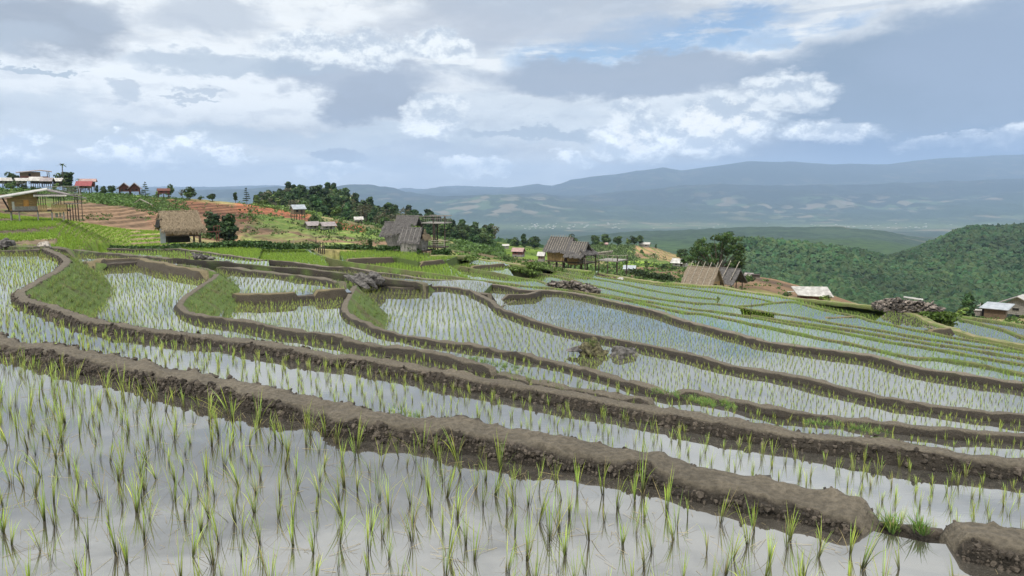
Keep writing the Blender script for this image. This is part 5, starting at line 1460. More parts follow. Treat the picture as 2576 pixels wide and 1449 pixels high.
cottage('house', 824, 579, 232, 26, 30, 18, 12, 21, M_TING, M_WOODG, 'small grey hut with brown and white roof, right of a pair on the slope', 3)
cottage('house', 902, 559, 300, 10, 18, 12, 8, 14, M_TIN, M_WHITE, 'tiny white-roofed hut at the foot of the wooded hill', 3, over=3)
cottage('house', 1304, 640, 262, -20, 26, 18, 9, 17, M_PINK, M_WOODR, 'small red house with pale pink roof in the valley left of the bamboo hut', 0, over=3)
cottage('house', 1362, 651, 200, -15, 14, 14, 9, 18, M_WHITE, M_WOOD, 'tiny white-roofed hut peeping out beside the bamboo hut', 0, over=3)
cottage('house', 1272, 620, 420, 5, 14, 8, 3, 6, M_WHITE, M_WHITE, 'white speck of a roof on the far field below the wooded hill', 0, over=2)
cottage('house', 1584, 684, 205, -8, 24, 16, 9, 17, M_TINB, M_WHITE, 'small white house with grey tin roof in the valley', 3, over=4)
cottage('house', 1712, 671, 215, -22, 34, 22, 11, 21, M_TIN, M_WHITE, 'white house with pale hipped roof behind the tan shelter', 2, over=5)
cottage('house', 1884, 698, 180, -8, 16, 12, 7, 12, M_TING, M_WHITE, 'little white hut on the brown mound right of the big tree', 2, over=3)
cottage('house', 1901, 698, 178, 10, 18, 12, 8, 9, M_WOODD, M_WOODD, 'little black box shed on the brown mound', 0, over=1, win=False)
cottage('house', 1521, 617, 520, 0, 14, 8, 4, 7, M_PINK, M_WOODR, 'pink-roofed house between trees on the green knoll', 0, over=2)
cottage('house', 1622, 618, 540, -10, 22, 12, 5, 9, M_TIN, M_WHITE, 'pale long-roofed house at the right end of the green knoll', 0, over=3)

# fence posts behind the green paddy
for i, (px, top, y, g) in enumerate(((796, 598, 622, 1), (803, 608, 624, 0), (778, 606, 624, 0), (738, 600, 622, 0), (722, 606, 623, 0), (801, 609, 629, 0), (806, 610, 630, 0), (811, 609, 630, 0), (816, 611, 631, 0))):
    P = at_depth(px, y + 4, 88)
    b = MB(); h = (y + 4 - top) * 88 / FPX
    b.beam((0, 0, -.2), (random.uniform(-.08, .08), 0, h), .07 if g or i > 4 else .035, .05 if g or i > 4 else .025, 6)
    o = b.build('fence_post', M_WOODD if i != 3 else M_BPOLE); o.location = tuple(P)
    tag(o, ['tall dark fence post standing alone at the paddy corner', 'short leaning stake just right of the tall dark post', 'short stake just left of the tall dark post', 'tall thin pale stake in the hedge', 'thin short stake at the left end of the stakes'][i] if i < 5 else
        ['leftmost of the four dark posts standing close together', 'second of the four dark posts standing close together', 'third of the four dark posts standing close together', 'rightmost of the four dark posts standing close together'][i - 5], 'post', 'fence posts by the green paddy')
P = at_depth(1888, 799, 46)
b = MB(); b.beam((0, 0, -.1), (.02, 0, .95), .02, .015, 5); o = b.build('thin_stake', M_WOODD); o.location = tuple(P); tag(o, 'thin dark stake standing in a narrow terrace on the right slope', 'stake')
# ------------------------------------------------------------------ trees
def crown(lobes, n, size, seed, green=(.06, .105, .028), var=.35, core=True):
    """leaf cluster crown: lobes = [(x,y,z,rx,ry,rz)]; unit tree height ~1"""
    r = np.random.default_rng(seed)
    w_ = np.array([l[3] * l[4] * l[5] for l in lobes]) ** .66; w_ /= w_.sum()
    k = r.choice(len(lobes), n, p=w_)
    Lb_ = np.array(lobes)[k]
    d = r.normal(size=(n, 3)); d /= np.linalg.norm(d, axis=1)[:, None]
    rad = r.uniform(.55, 1.06, n)[:, None] ** .6
    c = Lb_[:, :3] + d * rad * Lb_[:, 3:6]
    nn = d + r.normal(0, .55, (n, 3)) + np.array([0, 0, .35]); nn /= np.linalg.norm(nn, axis=1)[:, None]
    a = np.cross(nn, r.normal(size=(n, 3))); a /= np.linalg.norm(a, axis=1)[:, None]
    b = np.cross(nn, a)
    s = size * r.uniform(.55, 1.35, (n, 1))
    V = np.stack([c - a * s, c - b * s * .7, c + a * s, c + b * s * .7], 1)
    V += r.normal(0, size * .18, V.shape)
    tone = (1 + var * r.normal(size=(len(lobes), 1)))[k] * (1 + .25 * r.normal(size=(n, 1)))
    col = np.array(green)[None] * np.clip(tone, .4, 2.0) * np.stack([r.uniform(.8, 1.35, n), np.ones(n), r.uniform(.7, 1.2, n)], 1)
    return V.reshape(-1, 3), [np.arange(n * 4).reshape(-1, 4)], np.repeat(np.clip(col, .008, .6), 4, 0)


def trunk_mesh(limbs):
    b = MB()
    for a, c, r1, r2 in limbs: b.beam(a, c, r1, r2, 6)
    return b


PROTO = {}
def proto(kind, k):
    """build crown and trunk meshes once per kind/variant, height 1"""
    key = (kind, k)
    if key in PROTO: return PROTO[key]
    r = random.Random(900 + k * 7 + len(kind))
    L_ = []
    limbs = [((0, 0, -.06), (r.uniform(-.03, .03), 0, .5), .028, .018)]
    green, n, sz = (.06, .105, .028), 800, .055
    if kind == 'broad':
        for i in range(9):
            a = r.uniform(0, 6.28); q = r.uniform(.05, .26)
            L_.append((math.cos(a) * q, math.sin(a) * q, r.uniform(.28, .84), r.uniform(.16, .25), r.uniform(.16, .25), r.uniform(.12, .19)))
        limbs += [((0, 0, .3), (L_[i][0], L_[i][1], L_[i][2]), .014, .006) for i in range(5)]
    elif kind == 'tall':
        for i in range(9):
            z = .28 + i * .08; q = r.uniform(0, .09)
            L_.append((r.uniform(-q, q), r.uniform(-q, q), z, .15 - .10 * abs(z - .5), .15 - .10 * abs(z - .5), .08))
        green = (.045, .085, .026); limbs[0] = ((0, 0, -.06), (0, 0, .85), .024, .01)
    elif kind == 'tier':
        for i in range(7):
            z = .2 + i * .115; q = .19 * (1 - i / 8.5)
            for a in range(3):
                t = r.uniform(0, 6.28); L_.append((math.cos(t) * q * .8, math.sin(t) * q * .8, z, q * .75, q * .75, .03))
        green = (.035, .07, .028); limbs[0] = ((0, 0, -.06), (0, 0, .98), .02, .006); n = 420; sz = .032
    elif kind == 'bush':
        for i in range(8):
            a = r.uniform(0, 6.28); q = r.uniform(.05, .36)
            L_.append((math.cos(a) * q, math.sin(a) * q, r.uniform(.18, .68), r.uniform(.18, .28), r.uniform(.18, .28), r.uniform(.16, .26)))
        green = (.065, .115, .03); n = 420; sz = .07
    elif kind == 'light':
        for i in range(9):
            a = r.uniform(0, 6.28); q = r.uniform(.08, .36)
            L_.append((math.cos(a) * q, math.sin(a) * q, r.uniform(.3, .8), r.uniform(.12, .22), r.uniform(.12, .22), r.uniform(.10, .18)))
        green = (.125, .19, .045); n = 460; sz = .06
    elif kind == 'bare':
        for i in range(10):
            a = r.uniform(0, 6.28); q = r.uniform(.1, .34)
            L_.append((math.cos(a) * q, math.sin(a) * q, r.uniform(.3, .85), r.uniform(.10, .18), r.uniform(.10, .18), r.uniform(.10, .16)))
        green = (.12, .125, .07); n = 420; sz = .04
    elif kind == 'columnar':
        for i in range(12):
            z = .1 + i * .07; q = .12
            L_.append((r.uniform(-q, q), r.uniform(-q, q), z, .24 - .12 * (z - .3) ** 2 - .1 * z, .24 - .1 * z, .12))
        green = (.045, .095, .033); n = 1500; sz = .05
    v, f, c = crown(L_, n, sz, 40 + k + 13 * len(kind), green)
    if kind == 'palm':
        pass
    cm = mk('crown', v, f, M_LEAF, cols=c); tm = trunk_mesh(limbs).build('trunk', M_BARK)
    PROTO[key] = (cm.data, tm.data)
    bpy.data.objects.remove(cm); bpy.data.objects.remove(tm)
    return PROTO[key]


def tree(name, kind, k, loc, h, wf, label, cat='tree', group=None, rot=None):
    cm, tm = proto(kind, k)
    e = empty(name, tuple(loc), random.uniform(0, 6.28) if rot is None else rot)
    e.scale = (h * wf, h * wf, h)
    tag(e, label, cat, group)
    for nm, me in (('crown', cm), ('trunk', tm)):
        if nm == 'trunk' and kind in ('bush',): continue
        o = bpy.data.objects.new(nm, me); COL.objects.link(o); o.parent = e
    return e


def tpx(name, kind, k, px, top, base, d, wf, label, cat='tree', group=None):
    P = at_depth(px, base, d)
    h = (base - top) * d / FPX
    # stand it on the ground if the ground is close to that height
    g = gpoint(px, d)
    z = min(P[2], g.z + .3) if g.z > P[2] - 3 else P[2]
    return tree(name, kind, k, (P[0], P[1], z), P[2] + h - z, wf, label, cat, group)


SK = 'trees along the left skyline'
for a in (('broad_tree', 'broad', 0, 30, 432, 465, 300, 1.0, 'round dark tree just left of the tall plank house', 'tree', SK), ('tree', 'tall', 1, 47, 442, 462, 300, .9, 'small dark pointed tree between the round tree and tall plank house', 'tree', SK),
          ('broad_tree', 'broad', 1, 158, 432, 474, 292, 1.0, 'dense dark tree under the tall palm', 'tree', SK), ('broad_tree', 'tall', 2, 172, 434, 474, 288, 1.5, 'ragged dark tree right of the tall palm', 'tree', SK),
          ('bush', 'light', 0, 60, 462, 480, 278, 1.5, 'light green bush below the pale-roofed house row', 'bush', SK), ('bush', 'bush', 1, 85, 466, 482, 277, 1.3, 'dark green bush in front of the house row', 'bush', SK), ('bush', 'light', 1, 140, 460, 482, 275, 1.0, 'leafy bush among the house posts', 'bush', SK),
          ('bush', 'bush', 2, 182, 462, 484, 276, 1.4, 'dark bush left of the red-roofed house', 'bush', SK), ('bush', 'bush', 3, 26, 452, 470, 280, 1.2, 'yellow-green bush by the leftmost hut', 'bush', SK),
          ('broad_tree', 'tall', 3, 245, 466, 486, 286, .9, 'thin tree just right of the red-roofed house', 'tree', SK), ('broad_tree', 'broad', 2, 260, 466, 494, 284, .95, 'bushy tree, wider of the two right of the red-roofed house', 'tree', SK), ('broad_tree', 'broad', 3, 282, 464, 490, 284, 1.0, 'dark rounded tree left of the twin-gabled house', 'tree', SK),
          ('conifer', 'tier', 0, 366, 456, 490, 284, 1.1, 'slim tiered conifer on the skyline beside the twin gables', 'conifer', SK), ('broad_tree', 'broad', 4, 424, 463, 492, 296, 1.0, 'leafy tree rising behind the boxy red-brown house', 'tree', SK),
          ('broad_tree', 'light', 2, 396, 478, 492, 290, 1.3, 'wispy light bush left of the boxy red-brown house', 'bush', SK), ('broad_tree', 'broad', 0, 478, 469, 501, 294, 1.3, 'broad dark tree alone on the bare skyline', 'tree', SK), ('broad_tree', 'bare', 0, 459, 474, 500, 296, .9, 'sparse grey-green tree beside the broad dark skyline tree', 'tree', SK),
          ('bush', 'bush', 4, 503, 489, 502, 297, 1.4, 'low dark bush on the skyline between two trees', 'bush', SK), ('broad_tree', 'broad', 3, 535, 485, 505, 298, 1.7, 'wide low dark tree on the skyline left of the slim tree', 'tree', SK), ('broad_tree', 'tall', 0, 593, 484, 508, 300, 1.2, 'small dark pointed tree beside the slim tall one', 'tree', SK),
          ('slim_tree', 'tier', 1, 621, 470, 508, 302, .9, 'tall slim dark tree standing above the red soil bank', 'tree', SK), ('broad_tree', 'broad', 1, 645, 490, 512, 304, 1.0, 'round tree right of the slim tall one', 'tree', SK), ('bush', 'light', 3, 662, 500, 516, 305, 1.6, 'light green banana-like clump above the red bank', 'bush', SK),
          ('columnar_tree', 'columnar', 0, 535, 532, 577, 145, 1.3, 'dense dark shrub tree right of the thatched hut, left of two', 'tree', 'pair of dense shrub trees'), ('columnar_tree', 'columnar', 1, 574, 536, 582, 142, 1.25, 'dense dark shrub tree right of the thatched hut, right of two', 'tree', 'pair of dense shrub trees'),
          ('tree', 'broad', 2, 789, 538, 570, 246, .95, 'round dark tree behind the pair of small grey huts', 'tree', None), ('tree', 'broad', 3, 853, 556, 584, 236, .85, 'dark green tree right of the pair of small grey huts', 'tree', None), ('sapling', 'tall', 0, 932, 600, 620, 120, 1.3, 'small sapling on the slope left of the grey hut', 'sapling', None),
          ('bush', 'bush', 0, 1275, 637, 660, 170, 1.3, 'round bush in the brown field left of the bamboo hut', 'bush', None), ('bush', 'bush', 1, 1118, 622, 641, 98, 1.5, 'round bush by the deck posts of the grey hut', 'bush', None),
          ('tree', 'broad', 0, 1295, 596, 628, 500, 1.1, 'left tree of the dense clump on the far green field', 'tree', 'clump of trees left of the bamboo hut'), ('tree', 'tall', 1, 1318, 588, 628, 505, 1.1, 'middle tree of the dense clump on the far green field', 'tree', 'clump of trees left of the bamboo hut'), ('tree', 'broad', 2, 1343, 590, 630, 500, 1.1, 'right tree of the dense clump on the far green field', 'tree', 'clump of trees left of the bamboo hut'),
          ('tree', 'broad', 3, 1388, 606, 636, 500, 1.2, 'dark tree just left of the bamboo hut roof', 'tree', None), ('tree', 'broad', 4, 1443, 588, 622, 520, 1.0, 'dark tree peeping above the bamboo hut ridge', 'tree', None),
          ('tree', 'broad', 1, 1497, 591, 620, 530, 1.1, 'medium tree left of the roundest knoll tree', 'tree', 'trees on the green knoll'), ('tree', 'broad', 5, 1521, 582, 614, 530, 1.1, 'roundest darkest tree on the green knoll', 'tree', 'trees on the green knoll'), ('tree', 'bush', 5, 1516, 606, 622, 520, 1.5, 'low dark bush left of the pink-roofed house', 'bush', 'trees on the green knoll'),
          ('tree', 'broad', 6, 1554, 592, 618, 530, 1.4, 'wide tree right of the pink-roofed house', 'tree', 'trees on the green knoll'), ('tree', 'light', 0, 1580, 598, 618, 535, 1.0, 'light green tree in the middle of the knoll', 'tree', 'trees on the green knoll'), ('tree', 'broad', 0, 1592, 592, 617, 540, 1.0, 'smaller dark tree near the knoll end', 'tree', 'trees on the green knoll'), ('tree', 'broad', 2, 1609, 589, 617, 540, 1.0, 'tall round dark tree at the knoll end', 'tree', 'trees on the green knoll'),
          ('tree', 'broad', 3, 1716, 622, 656, 480, 1.2, 'dark tree left of the big spreading tree', 'tree', None), ('tree', 'tall', 2, 1650, 614, 628, 540, 1.0, 'tiny dark tree on the terraced knoll', 'tree', None), ('tree', 'broad', 5, 1613, 624, 642, 470, .9, 'small dark tree at the foot of the knoll terraces', 'tree', None),
          ('tree', 'broad', 4, 1625, 655, 676, 300, 1.0, 'small tree above the white valley house', 'tree', None), ('bush', 'bush', 2, 1668, 658, 676, 290, 1.6, 'bush cluster left of the white house with pale roof', 'bush', None), ('bush', 'bush', 3, 1690, 656, 676, 290, 1.2, 'round bush touching the white house with pale roof', 'bush', None),
          ('shrub', 'columnar', 2, 2433, 734, 800, 118, .95, 'tall leafy shrub left of the plank shed', 'shrub', None), ('shrub', 'light', 1, 2418, 772, 800, 116, 1.5, 'light green shrub at the foot of the tall leafy one', 'shrub', None), ('shrub', 'tall', 1, 2467, 760, 795, 130, 1.0, 'dark shrub behind the small platform', 'shrub', None),
          ('bush', 'light', 2, 2077, 737, 762, 108, 1.4, 'light green bush at the right corner of the tin shed', 'bush', None), ('bush', 'bush', 4, 1975, 728, 742, 112, 1.4, 'small dark bush on the slope left of the tin shed', 'bush', None), ('bush', 'light', 3, 2572, 790, 802, 112, 1.5, 'bright bush at the right edge by the timber house', 'bush', None)):
    tpx(*a)

# tall thin palm and smaller palms
def palm(px, top, base, d, label, n=11, fr=.22):
    P = at_depth(px, base, d); h = (base - top) * d / FPX
    e = empty('palm_tree', tuple(P)); tag(e, label, 'palm')
    b = MB(); pts = [(0, 0, -1), (.01 * h, 0, .3 * h), (-.01 * h, 0, .65 * h), (0, 0, .9 * h)]
    for p, q in zip(pts, pts[1:]): b.beam(p, q, .018 * h, .014 * h, 6)
    b.build('trunk', M_BARK, e)
    r = np.random.default_rng(int(px)); parts = []
    for i in range(n):
        a = i / n * 6.28 + r.uniform(-.2, .2); up = r.uniform(.0, .9); L_ = fr * h * r.uniform(.8, 1.2)
        prev = np.array([0, 0, .9 * h]); dirv = np.array([math.cos(a) * math.cos(up), math.sin(a) * math.cos(up), math.sin(up)])
        sd_ = np.array([-math.sin(a), math.cos(a), 0]) * .022 * h * 2
        V = []
        for k in range(5):
            V += [prev - sd_ * (1 - k / 5), prev + sd_ * (1 - k / 5)]
            dirv = dirv - np.array([0, 0, .28]); dirv /= np.linalg.norm(dirv); prev = prev + dirv * L_ / 4
        parts.append((np.array(V), [np.array([[2 * k, 2 * k + 1, 2 * k + 3, 2 * k + 2] for k in range(4)])], np.full((10, 3), .05) * [1, 1.7, .6]))
    v, f, c = merge(parts)
    mk('crown', v, f, M_LEAF, e, cols=c)
palm(161, 410, 472, 290, 'tall thin palm rising above the trees behind the hilltop houses')
palm(198, 448, 478, 286, 'short palm left of the red-roofed house', 9, .4)
palm(1645, 636, 676, 290, 'bushy palm in the valley left of the white house', 13, .5)

# big spreading tree behind the tan shelter
P = at_depth(1806, 700, 138); s_ = 138 / FPX
e = empty('spreading_tree', tuple(P)); tag(e, 'big spreading tree with forked limbs behind the tan thatched shelter', 'tree')
r_ = random.Random(5); lob = []; limbs = []
fork = [(-58, 62), (-40, 88), (-20, 100), (4, 108), (26, 106), (44, 92), (58, 66), (66, 34), (-78, 44), (-36, 56), (20, 70), (-6, 76), (48, 50), (-62, 82), (60, 84), (-2, 56), (70, 10), (-26, 78), (36, 74), (-50, 40), (34, 40), (-20, 44), (10, 90), (-46, 74), (54, 20), (-70, 58), (10, 50), (62, 50)]
for (x, z) in fork:
    y = r_.uniform(-30, 30)
    kx = x * .35
    limbs += [((0, 0, 6), (kx, y * .3, 22 + z * .15), 2.2, 1.6), ((kx, y * .3, 22 + z * .15), (x, y, z), 1.5, .5)]
    for i in range(5):
        lob.append((x + r_.uniform(-11, 11), y + r_.uniform(-10, 10), z + r_.uniform(-8, 8), r_.uniform(7, 12), r_.uniform(7, 12), r_.uniform(5, 8)))
limbs.append(((0, 0, -16), (0, 0, 14), 4.2, 3.0))
lob = [tuple(c * s_ for c in l) for l in lob]
v, f, c = crown(lob, 9500, 2.2 * s_, 77, (.058, .11, .03), .3)
mk('crown', v, f, M_LEAF, e, cols=c)
b = MB()
for a, q, r1, r2 in limbs: b.beam(tuple(x * s_ for x in a), tuple(x * s_ for x in q), r1 * s_, r2 * s_, 6)
b.build('trunk', M_BARK, e)

# wood on the hill: individual trees
rw = random.Random(11)
topx = [560, 640, 690, 730, 760, 830, 870, 900, 950, 1000, 1040, 1100, 1180, 1240]
botd = 330
cnt = 0
wood = []
for i in range(1300):
    px = rw.uniform(655, 1245); d = rw.uniform(315, 640)
    lo_d = np.interp(px, [655, 780, 900, 1000, 1100, 1245], [520, 330, 320, 340, 360, 330]); hi_d = np.interp(px, [655, 1050, 1245], [640, 630, 560])
    if d < lo_d or d > hi_d: continue
    x = (px - CX) / FPX * CP * d
    if any((x - a) ** 2 + (d - b_) ** 2 * .35 < 26 for a, b_ in wood): continue
    wood.append((x, d))
wood = wood[:295]
for i, (x, d) in enumerate(wood):
    kind = rw.choice(['broad', 'broad', 'broad', 'tall', 'tall', 'bare', 'light', 'columnar'])
    z = float(gz_xy(x, d))
    h = rw.uniform(7.5, 14) * (.95 if d > 450 else .72) * (.8 if kind in ('light',) else 1) * (1.2 if kind == 'tall' else 1)
    tree('hill_tree', kind, rw.randrange(4 if kind != 'broad' else 7), (x, d, z - .3), h, rw.uniform(.95, 1.3), 'leafy tree growing in the dense wood on the hill beyond the red soil bank', 'tree', 'trees of the wooded hill')
# shrubs and grass clumps over the hillsides: one ground cover
parts = []
rr = np.random.default_rng(3)
def cover(n, u0, u1, d0, d1, size, thr, seed, green=(.075, .13, .03)):
    u = rr.uniform(u0, u1, n); d = d0 * (d1 / d0) ** rr.random(n)
    x = (u - CX) / FPX * CP * d
    m = fbm(x / 14, d / 14, seed, 3) > thr
    u, d, x = u[m], d[m], x[m]
    z = ground_z(u, d)
    k = len(u)
    if not k: return
    c = np.stack([x, d, z + size * .3], 1)
    c = np.repeat(c, 14, 0) + rr.normal(0, 1, (k * 14, 3)) * np.array([size, size, size * .45]) * .6
    nn = rr.normal(size=(len(c), 3)); nn /= np.linalg.norm(nn, axis=1)[:, None]
    a = np.cross(nn, rr.normal(size=nn.shape)); a /= np.linalg.norm(a, axis=1)[:, None]; b = np.cross(nn, a)
    s = size * .3 * rr.uniform(.5, 1.3, (len(c), 1))
    V = np.stack([c - a * s, c - b * s, c + a * s, c + b * s], 1).reshape(-1, 3)
    tone = np.repeat(rr.uniform(.6, 1.5, k), 14)[:, None] * rr.uniform(.7, 1.3, (len(c), 1))
    parts.append((V, [np.arange(len(V)).reshape(-1, 4)], np.repeat(np.clip(np.array(green) * tone, .01, .5), 4, 0)))
cover(700, 235, 470, 175, 300, .9, -.2, 1); cover(500, -60, 240, 200, 300, 1.0, .0, 2); cover(600, 600, 1180, 150, 300, .8, .05, 3, (.085, .12, .035)); cover(500, 200, 680, 120, 290, .55, .15, 4)
cover(700, 600, 1250, 240, 420, 1.3, -.15, 5); cover(700, 1150, 1560, 130, 520, .9, .05, 6); cover(800, 1420, 1760, 180, 460, 1.3, -.1, 7); cover(260, 1540, 2100, 125, 230, .6, .1, 8); cover(500, 640, 800, 300, 330, 1.5, -.9, 9, (.13, .20, .05))
cover(600, 1150, 1260, 240, 480, 1.6, -.6, 10); cover(260, 2330, 2620, 84, 130, .5, -.1, 11); cover(900, 1380, 1600, 390, 540, 1.6, -.5, 12, (.09, .13, .045))
v, f, c = merge(parts)
tag(mk('hillside_shrubs', v, f, M_LEAF, cols=c), 'low shrubs and weeds scattered over the hillsides', 'shrubs', None, 'stuff')
# dark hedge strip of creeping plants behind the green paddies
parts = []
def hedge(pts, drop, n, h, gr=(.05, .10, .025)):
    p = np.array(pts, float); t = np.sort(rr.random(n)) * (len(p) - 1); i = np.clip(t.astype(int), 0, len(p) - 2); f_ = (t - i)[:, None]
    q = p[i] * (1 - f_) + p[i + 1] * f_
    dr = drop if np.isscalar(drop) else np.interp(q[:, 0], *drop)
    c = on_drop(q[:, 0], q[:, 1], np.full(n, 1.0) * dr)
    hh = h * (1 + .8 * fbm(c[:, 0] / 2.2, c[:, 1] / 2.2, 0, 3)).clip(.15)
    k = 10
    c = np.repeat(c, k, 0) + rr.normal(0, 1, (n * k, 3)) * np.array([.35, .5, 0]) + np.stack([0 * hh.repeat(k), 0 * hh.repeat(k), hh.repeat(k) * rr.random(n * k)], 1)
    nn = rr.normal(size=(len(c), 3)); nn /= np.linalg.norm(nn, axis=1)[:, None]
    a = np.cross(nn, rr.normal(size=nn.shape)); a /= np.linalg.norm(a, axis=1)[:, None]; b = np.cross(nn, a)
    s = .13 * rr.uniform(.5, 1.4, (len(c), 1))
    V = np.stack([c - a * s, c - b * s, c + a * s, c + b * s], 1).reshape(-1, 3)
    parts.append((V, [np.arange(len(V)).reshape(-1, 4)], np.repeat(np.clip(np.array(gr) * rr.uniform(.5, 1.7, (len(c), 1)), .01, .5), 4, 0)))
hedge([(430, 624), (530, 624), (600, 622), (700, 625), (790, 624)], 7.0, 700, .55); hedge([(820, 627), (850, 628), (935, 629)], 8.1, 260, .5); hedge([(958, 635), (1000, 634), (1050, 638)], 8.3, 420, .7); hedge([(1095, 641), (1125, 642)], 8.5, 120, .6)
hedge([(190, 624), (300, 624), (430, 626)], 6.8, 240, .25); hedge([(1585, 688), (1640, 700), (1690, 706)], 15.5, 260, .8, (.045, .075, .025)); hedge([(2330, 800), (2390, 806)], 12.6, 200, .6, (.10, .16, .03))
GB = (.12, .18, .04)
hedge([(1325, 670), (1345, 672), (1375, 678), (1415, 684)], ([1325, 1345, 1380, 1415], [9.4, 9.6, 11.6, 12.2]), 420, .4, GB); hedge([(1290, 676), (1345, 690)], ([1290, 1345], [9.4, 10.4]), 260, .3, GB); hedge([(1135, 648), (1190, 654)], 8.9, 200, .3, GB)
hedge([(2350, 805), (2375, 822)], 13.3, 260, .5, (.14, .19, .03))
v, f, c = merge(parts)
tag(mk('creeping_plants', v, f, M_LEAF, cols=c), 'dark green creeping plants along the rims of the green paddies', 'creepers', None, 'stuff')
# vine on the grey hut
r0, s0 = HUT3
lob = [(28, -4, 62, 12, 8, 6), (38, -6, 56, 8, 6, 8), (22, -10, 60, 8, 6, 6), (34, -14, 40, 7, 5, 10), (36, -12, 30, 5, 4, 6), (18, -4, 66, 8, 6, 4), (44, -2, 50, 6, 6, 6)]
lob = [tuple(c * s0 for c in l) for l in lob]
v, f, c = crown(lob, 420, 2.3 * s0, 99, (.10, .19, .035), .3)
mk('vine', v, f, M_LEAF, r0, cols=c)

# forest on the far right hills: one mass of crowns
nf = 15000
u = rr.uniform(1720, 2760, nf); d = 760 * (1900 / 760) ** rr.random(nf)
x = (u - CX) / FPX * CP * d
z = ground_z(u, d)
u2 = rr.uniform(1250, 1850, 2600); d2_ = rr.uniform(620, 1000, 2600)
x = np.concatenate([x, (u2 - CX) / FPX * CP * d2_]); z = np.concatenate([z, ground_z(u2, d2_)]); d = np.concatenate([d, d2_])
px, py = project(np.column_stack([x, d, z + 5])); ok = (px > 1200) & (px < 2680) & (py > 540); x, d, z = x[ok], d[ok], z[ok]
import bmesh
bm = bmesh.new(); bmesh.ops.create_icosphere(bm, subdivisions=2, radius=1); ico = np.array([v_.co[:] for v_ in bm.verts]); icf = np.array([[v_.index for v_ in f_.verts] for f_ in bm.faces]); bm.free()
k = len(x); base_s = rr.uniform(3.2, 6.0, k) * (1 + .25 * fbm(x / 60, d / 60, 0, 2))
keepv = ico[:, 2] > -.55
disp = 1 + .32 * rr.normal(size=(k, len(ico), 1)).clip(-1.6, 1.6)
Vf = ico[None] * disp * base_s[:, None, None] * np.stack([np.ones(k), np.ones(k), rr.uniform(.8, 1.25, k)], 1)[:, None]
Vf = Vf + np.stack([x, d, z + base_s * .9], 1)[:, None]
Ff = (np.arange(k)[:, None, None] * len(ico) + icf[None]).reshape(-1, 3)
tone = (rr.uniform(.72, 1.25, k) * (1 + .55 * fbm(x / 130, d / 150, 3, 4)).clip(.4))[:, None, None]  # broad noise paints valley shading into the crown tones
warm = rr.uniform(.75, 1.35, (k, 1, 1)); gcol = np.array([.030, .060, .023])[None, None] * np.concatenate([warm, np.ones((k, 1, 1)), .8 + 0 * warm], 2)
cf = gcol * tone * rr.uniform(.88, 1.12, (k, len(ico), 1))
tag(mk('forest', Vf.reshape(-1, 3), Ff, leafmat('forest_leaf', (1, 1, 1), .1, .8), cols=np.clip(cf.reshape(-1, 3), .01, .4)), 'dense green forest covering the hills beyond the terraces at right', 'forest', None, 'stuff')
print('forest crowns', k, 'wood', len(wood))

# ------------------------------------------------------------------ stones
def rock_mesh(seed, sx, sy, sz, sub=3, rough=.35):
    bm = bmesh.new(); bmesh.ops.create_icosphere(bm, subdivisions=sub, radius=1)
    for v_ in bm.verts:
        p = v_.co.copy(); n = mnoise.noise(p * 1.3 + Vector((seed * 3.1, 0, 0))) * rough * 1.4 + mnoise.noise(p * 3.2 + Vector((0, seed, 0))) * rough * .6 + mnoise.noise(p * 8 + Vector((0, 0, seed))) * rough * .25
        q = 1 + n
        v_.co = Vector((p.x * sx * q, p.y * sy * q, max(p.z, -.5) * sz * q))
    me = bpy.data.meshes.new('rock'); bm.to_mesh(me); bm.free(); me.materials.append(M_ROCK)
    return me


def rock(name, px, py, drop, sx, sy, sz, seed, label, rot=(0, 0, 0), group=None, lift=.0, m=None):
    P = on_drop(px, py, drop)
    o = bpy.data.objects.new(name, rock_mesh(seed, sx, sy, sz)); COL.objects.link(o)
    o.location = (P[0], P[1], P[2] + lift); o.rotation_euler = rot
    if m: o.data.materials[0] = m
    tag(o, label, 'rock', group); return o


rock('boulder', 1570, 893, 6.9, .62, .4, .36, 3, 'grey pointed boulder standing in the paddy beside the mossy mound', (0, .1, .3), 'rocks in the flooded paddy', .02)
M_MOSS = mat('mossy_earth', (.13, .12, .06), (.05, .042, .03), 9, .9, .9, bdist=.05)
e = empty('mossy_mound', tuple(on_drop(1484, 893, 6.9))); tag(e, 'mossy earth mound with a flat slab rock, standing in the paddy', 'mound')
for nm, me, loc, rt, m_ in (('earth_clump', rock_mesh(7, .45, .4, .5, 4, .5), (.05, 0, .1), (0, 0, .4), M_MOSS), ('flat_slab', rock_mesh(8, .55, .35, .09, 3, .3), (-.45, .05, .26), (0, -.2, .1), M_ROCK), ('side_stone', rock_mesh(9, .3, .3, .26, 3, .35), (.42, -.05, .05), (0, 0, 0), M_MOSS)):
    o = bpy.data.objects.new(nm, me); COL.objects.link(o); o.parent = e; o.location = loc; o.rotation_euler = rt; me.materials[0] = m_
v, f, c = blades(np.random.default_rng(1).normal(0, .22, (40, 3)) * [1, 1, .3] + [.05, 0, .5], np.full(40, .16), 8, 2, .008, .05, (.2, .8), 4, (.08, .13, .03), (.17, .28, .05)); mk('grass_tuft', v, f, M_RICE, e, cols=c)
rr_ = random.Random(4)
def rp(v): return tuple(v)
rock('long_rock', 898, 713, 6.3, .95, .32, .26, 12, 'long grey rock at the left of the log-like rocks', (0, .35, -.4), 'log-like rocks by the grassy corner', .15)
rock('long_rock', 922, 712, 6.3, .75, .34, .30, 13, 'middle dark slanting rock of the log-like rocks', (0, .5, -.3), 'log-like rocks by the grassy corner', .2)
rock('long_rock', 941, 709, 6.3, .60, .45, .42, 14, 'bulky right-hand rock of the log-like rocks', (0, .3, .3), 'log-like rocks by the grassy corner', .2)
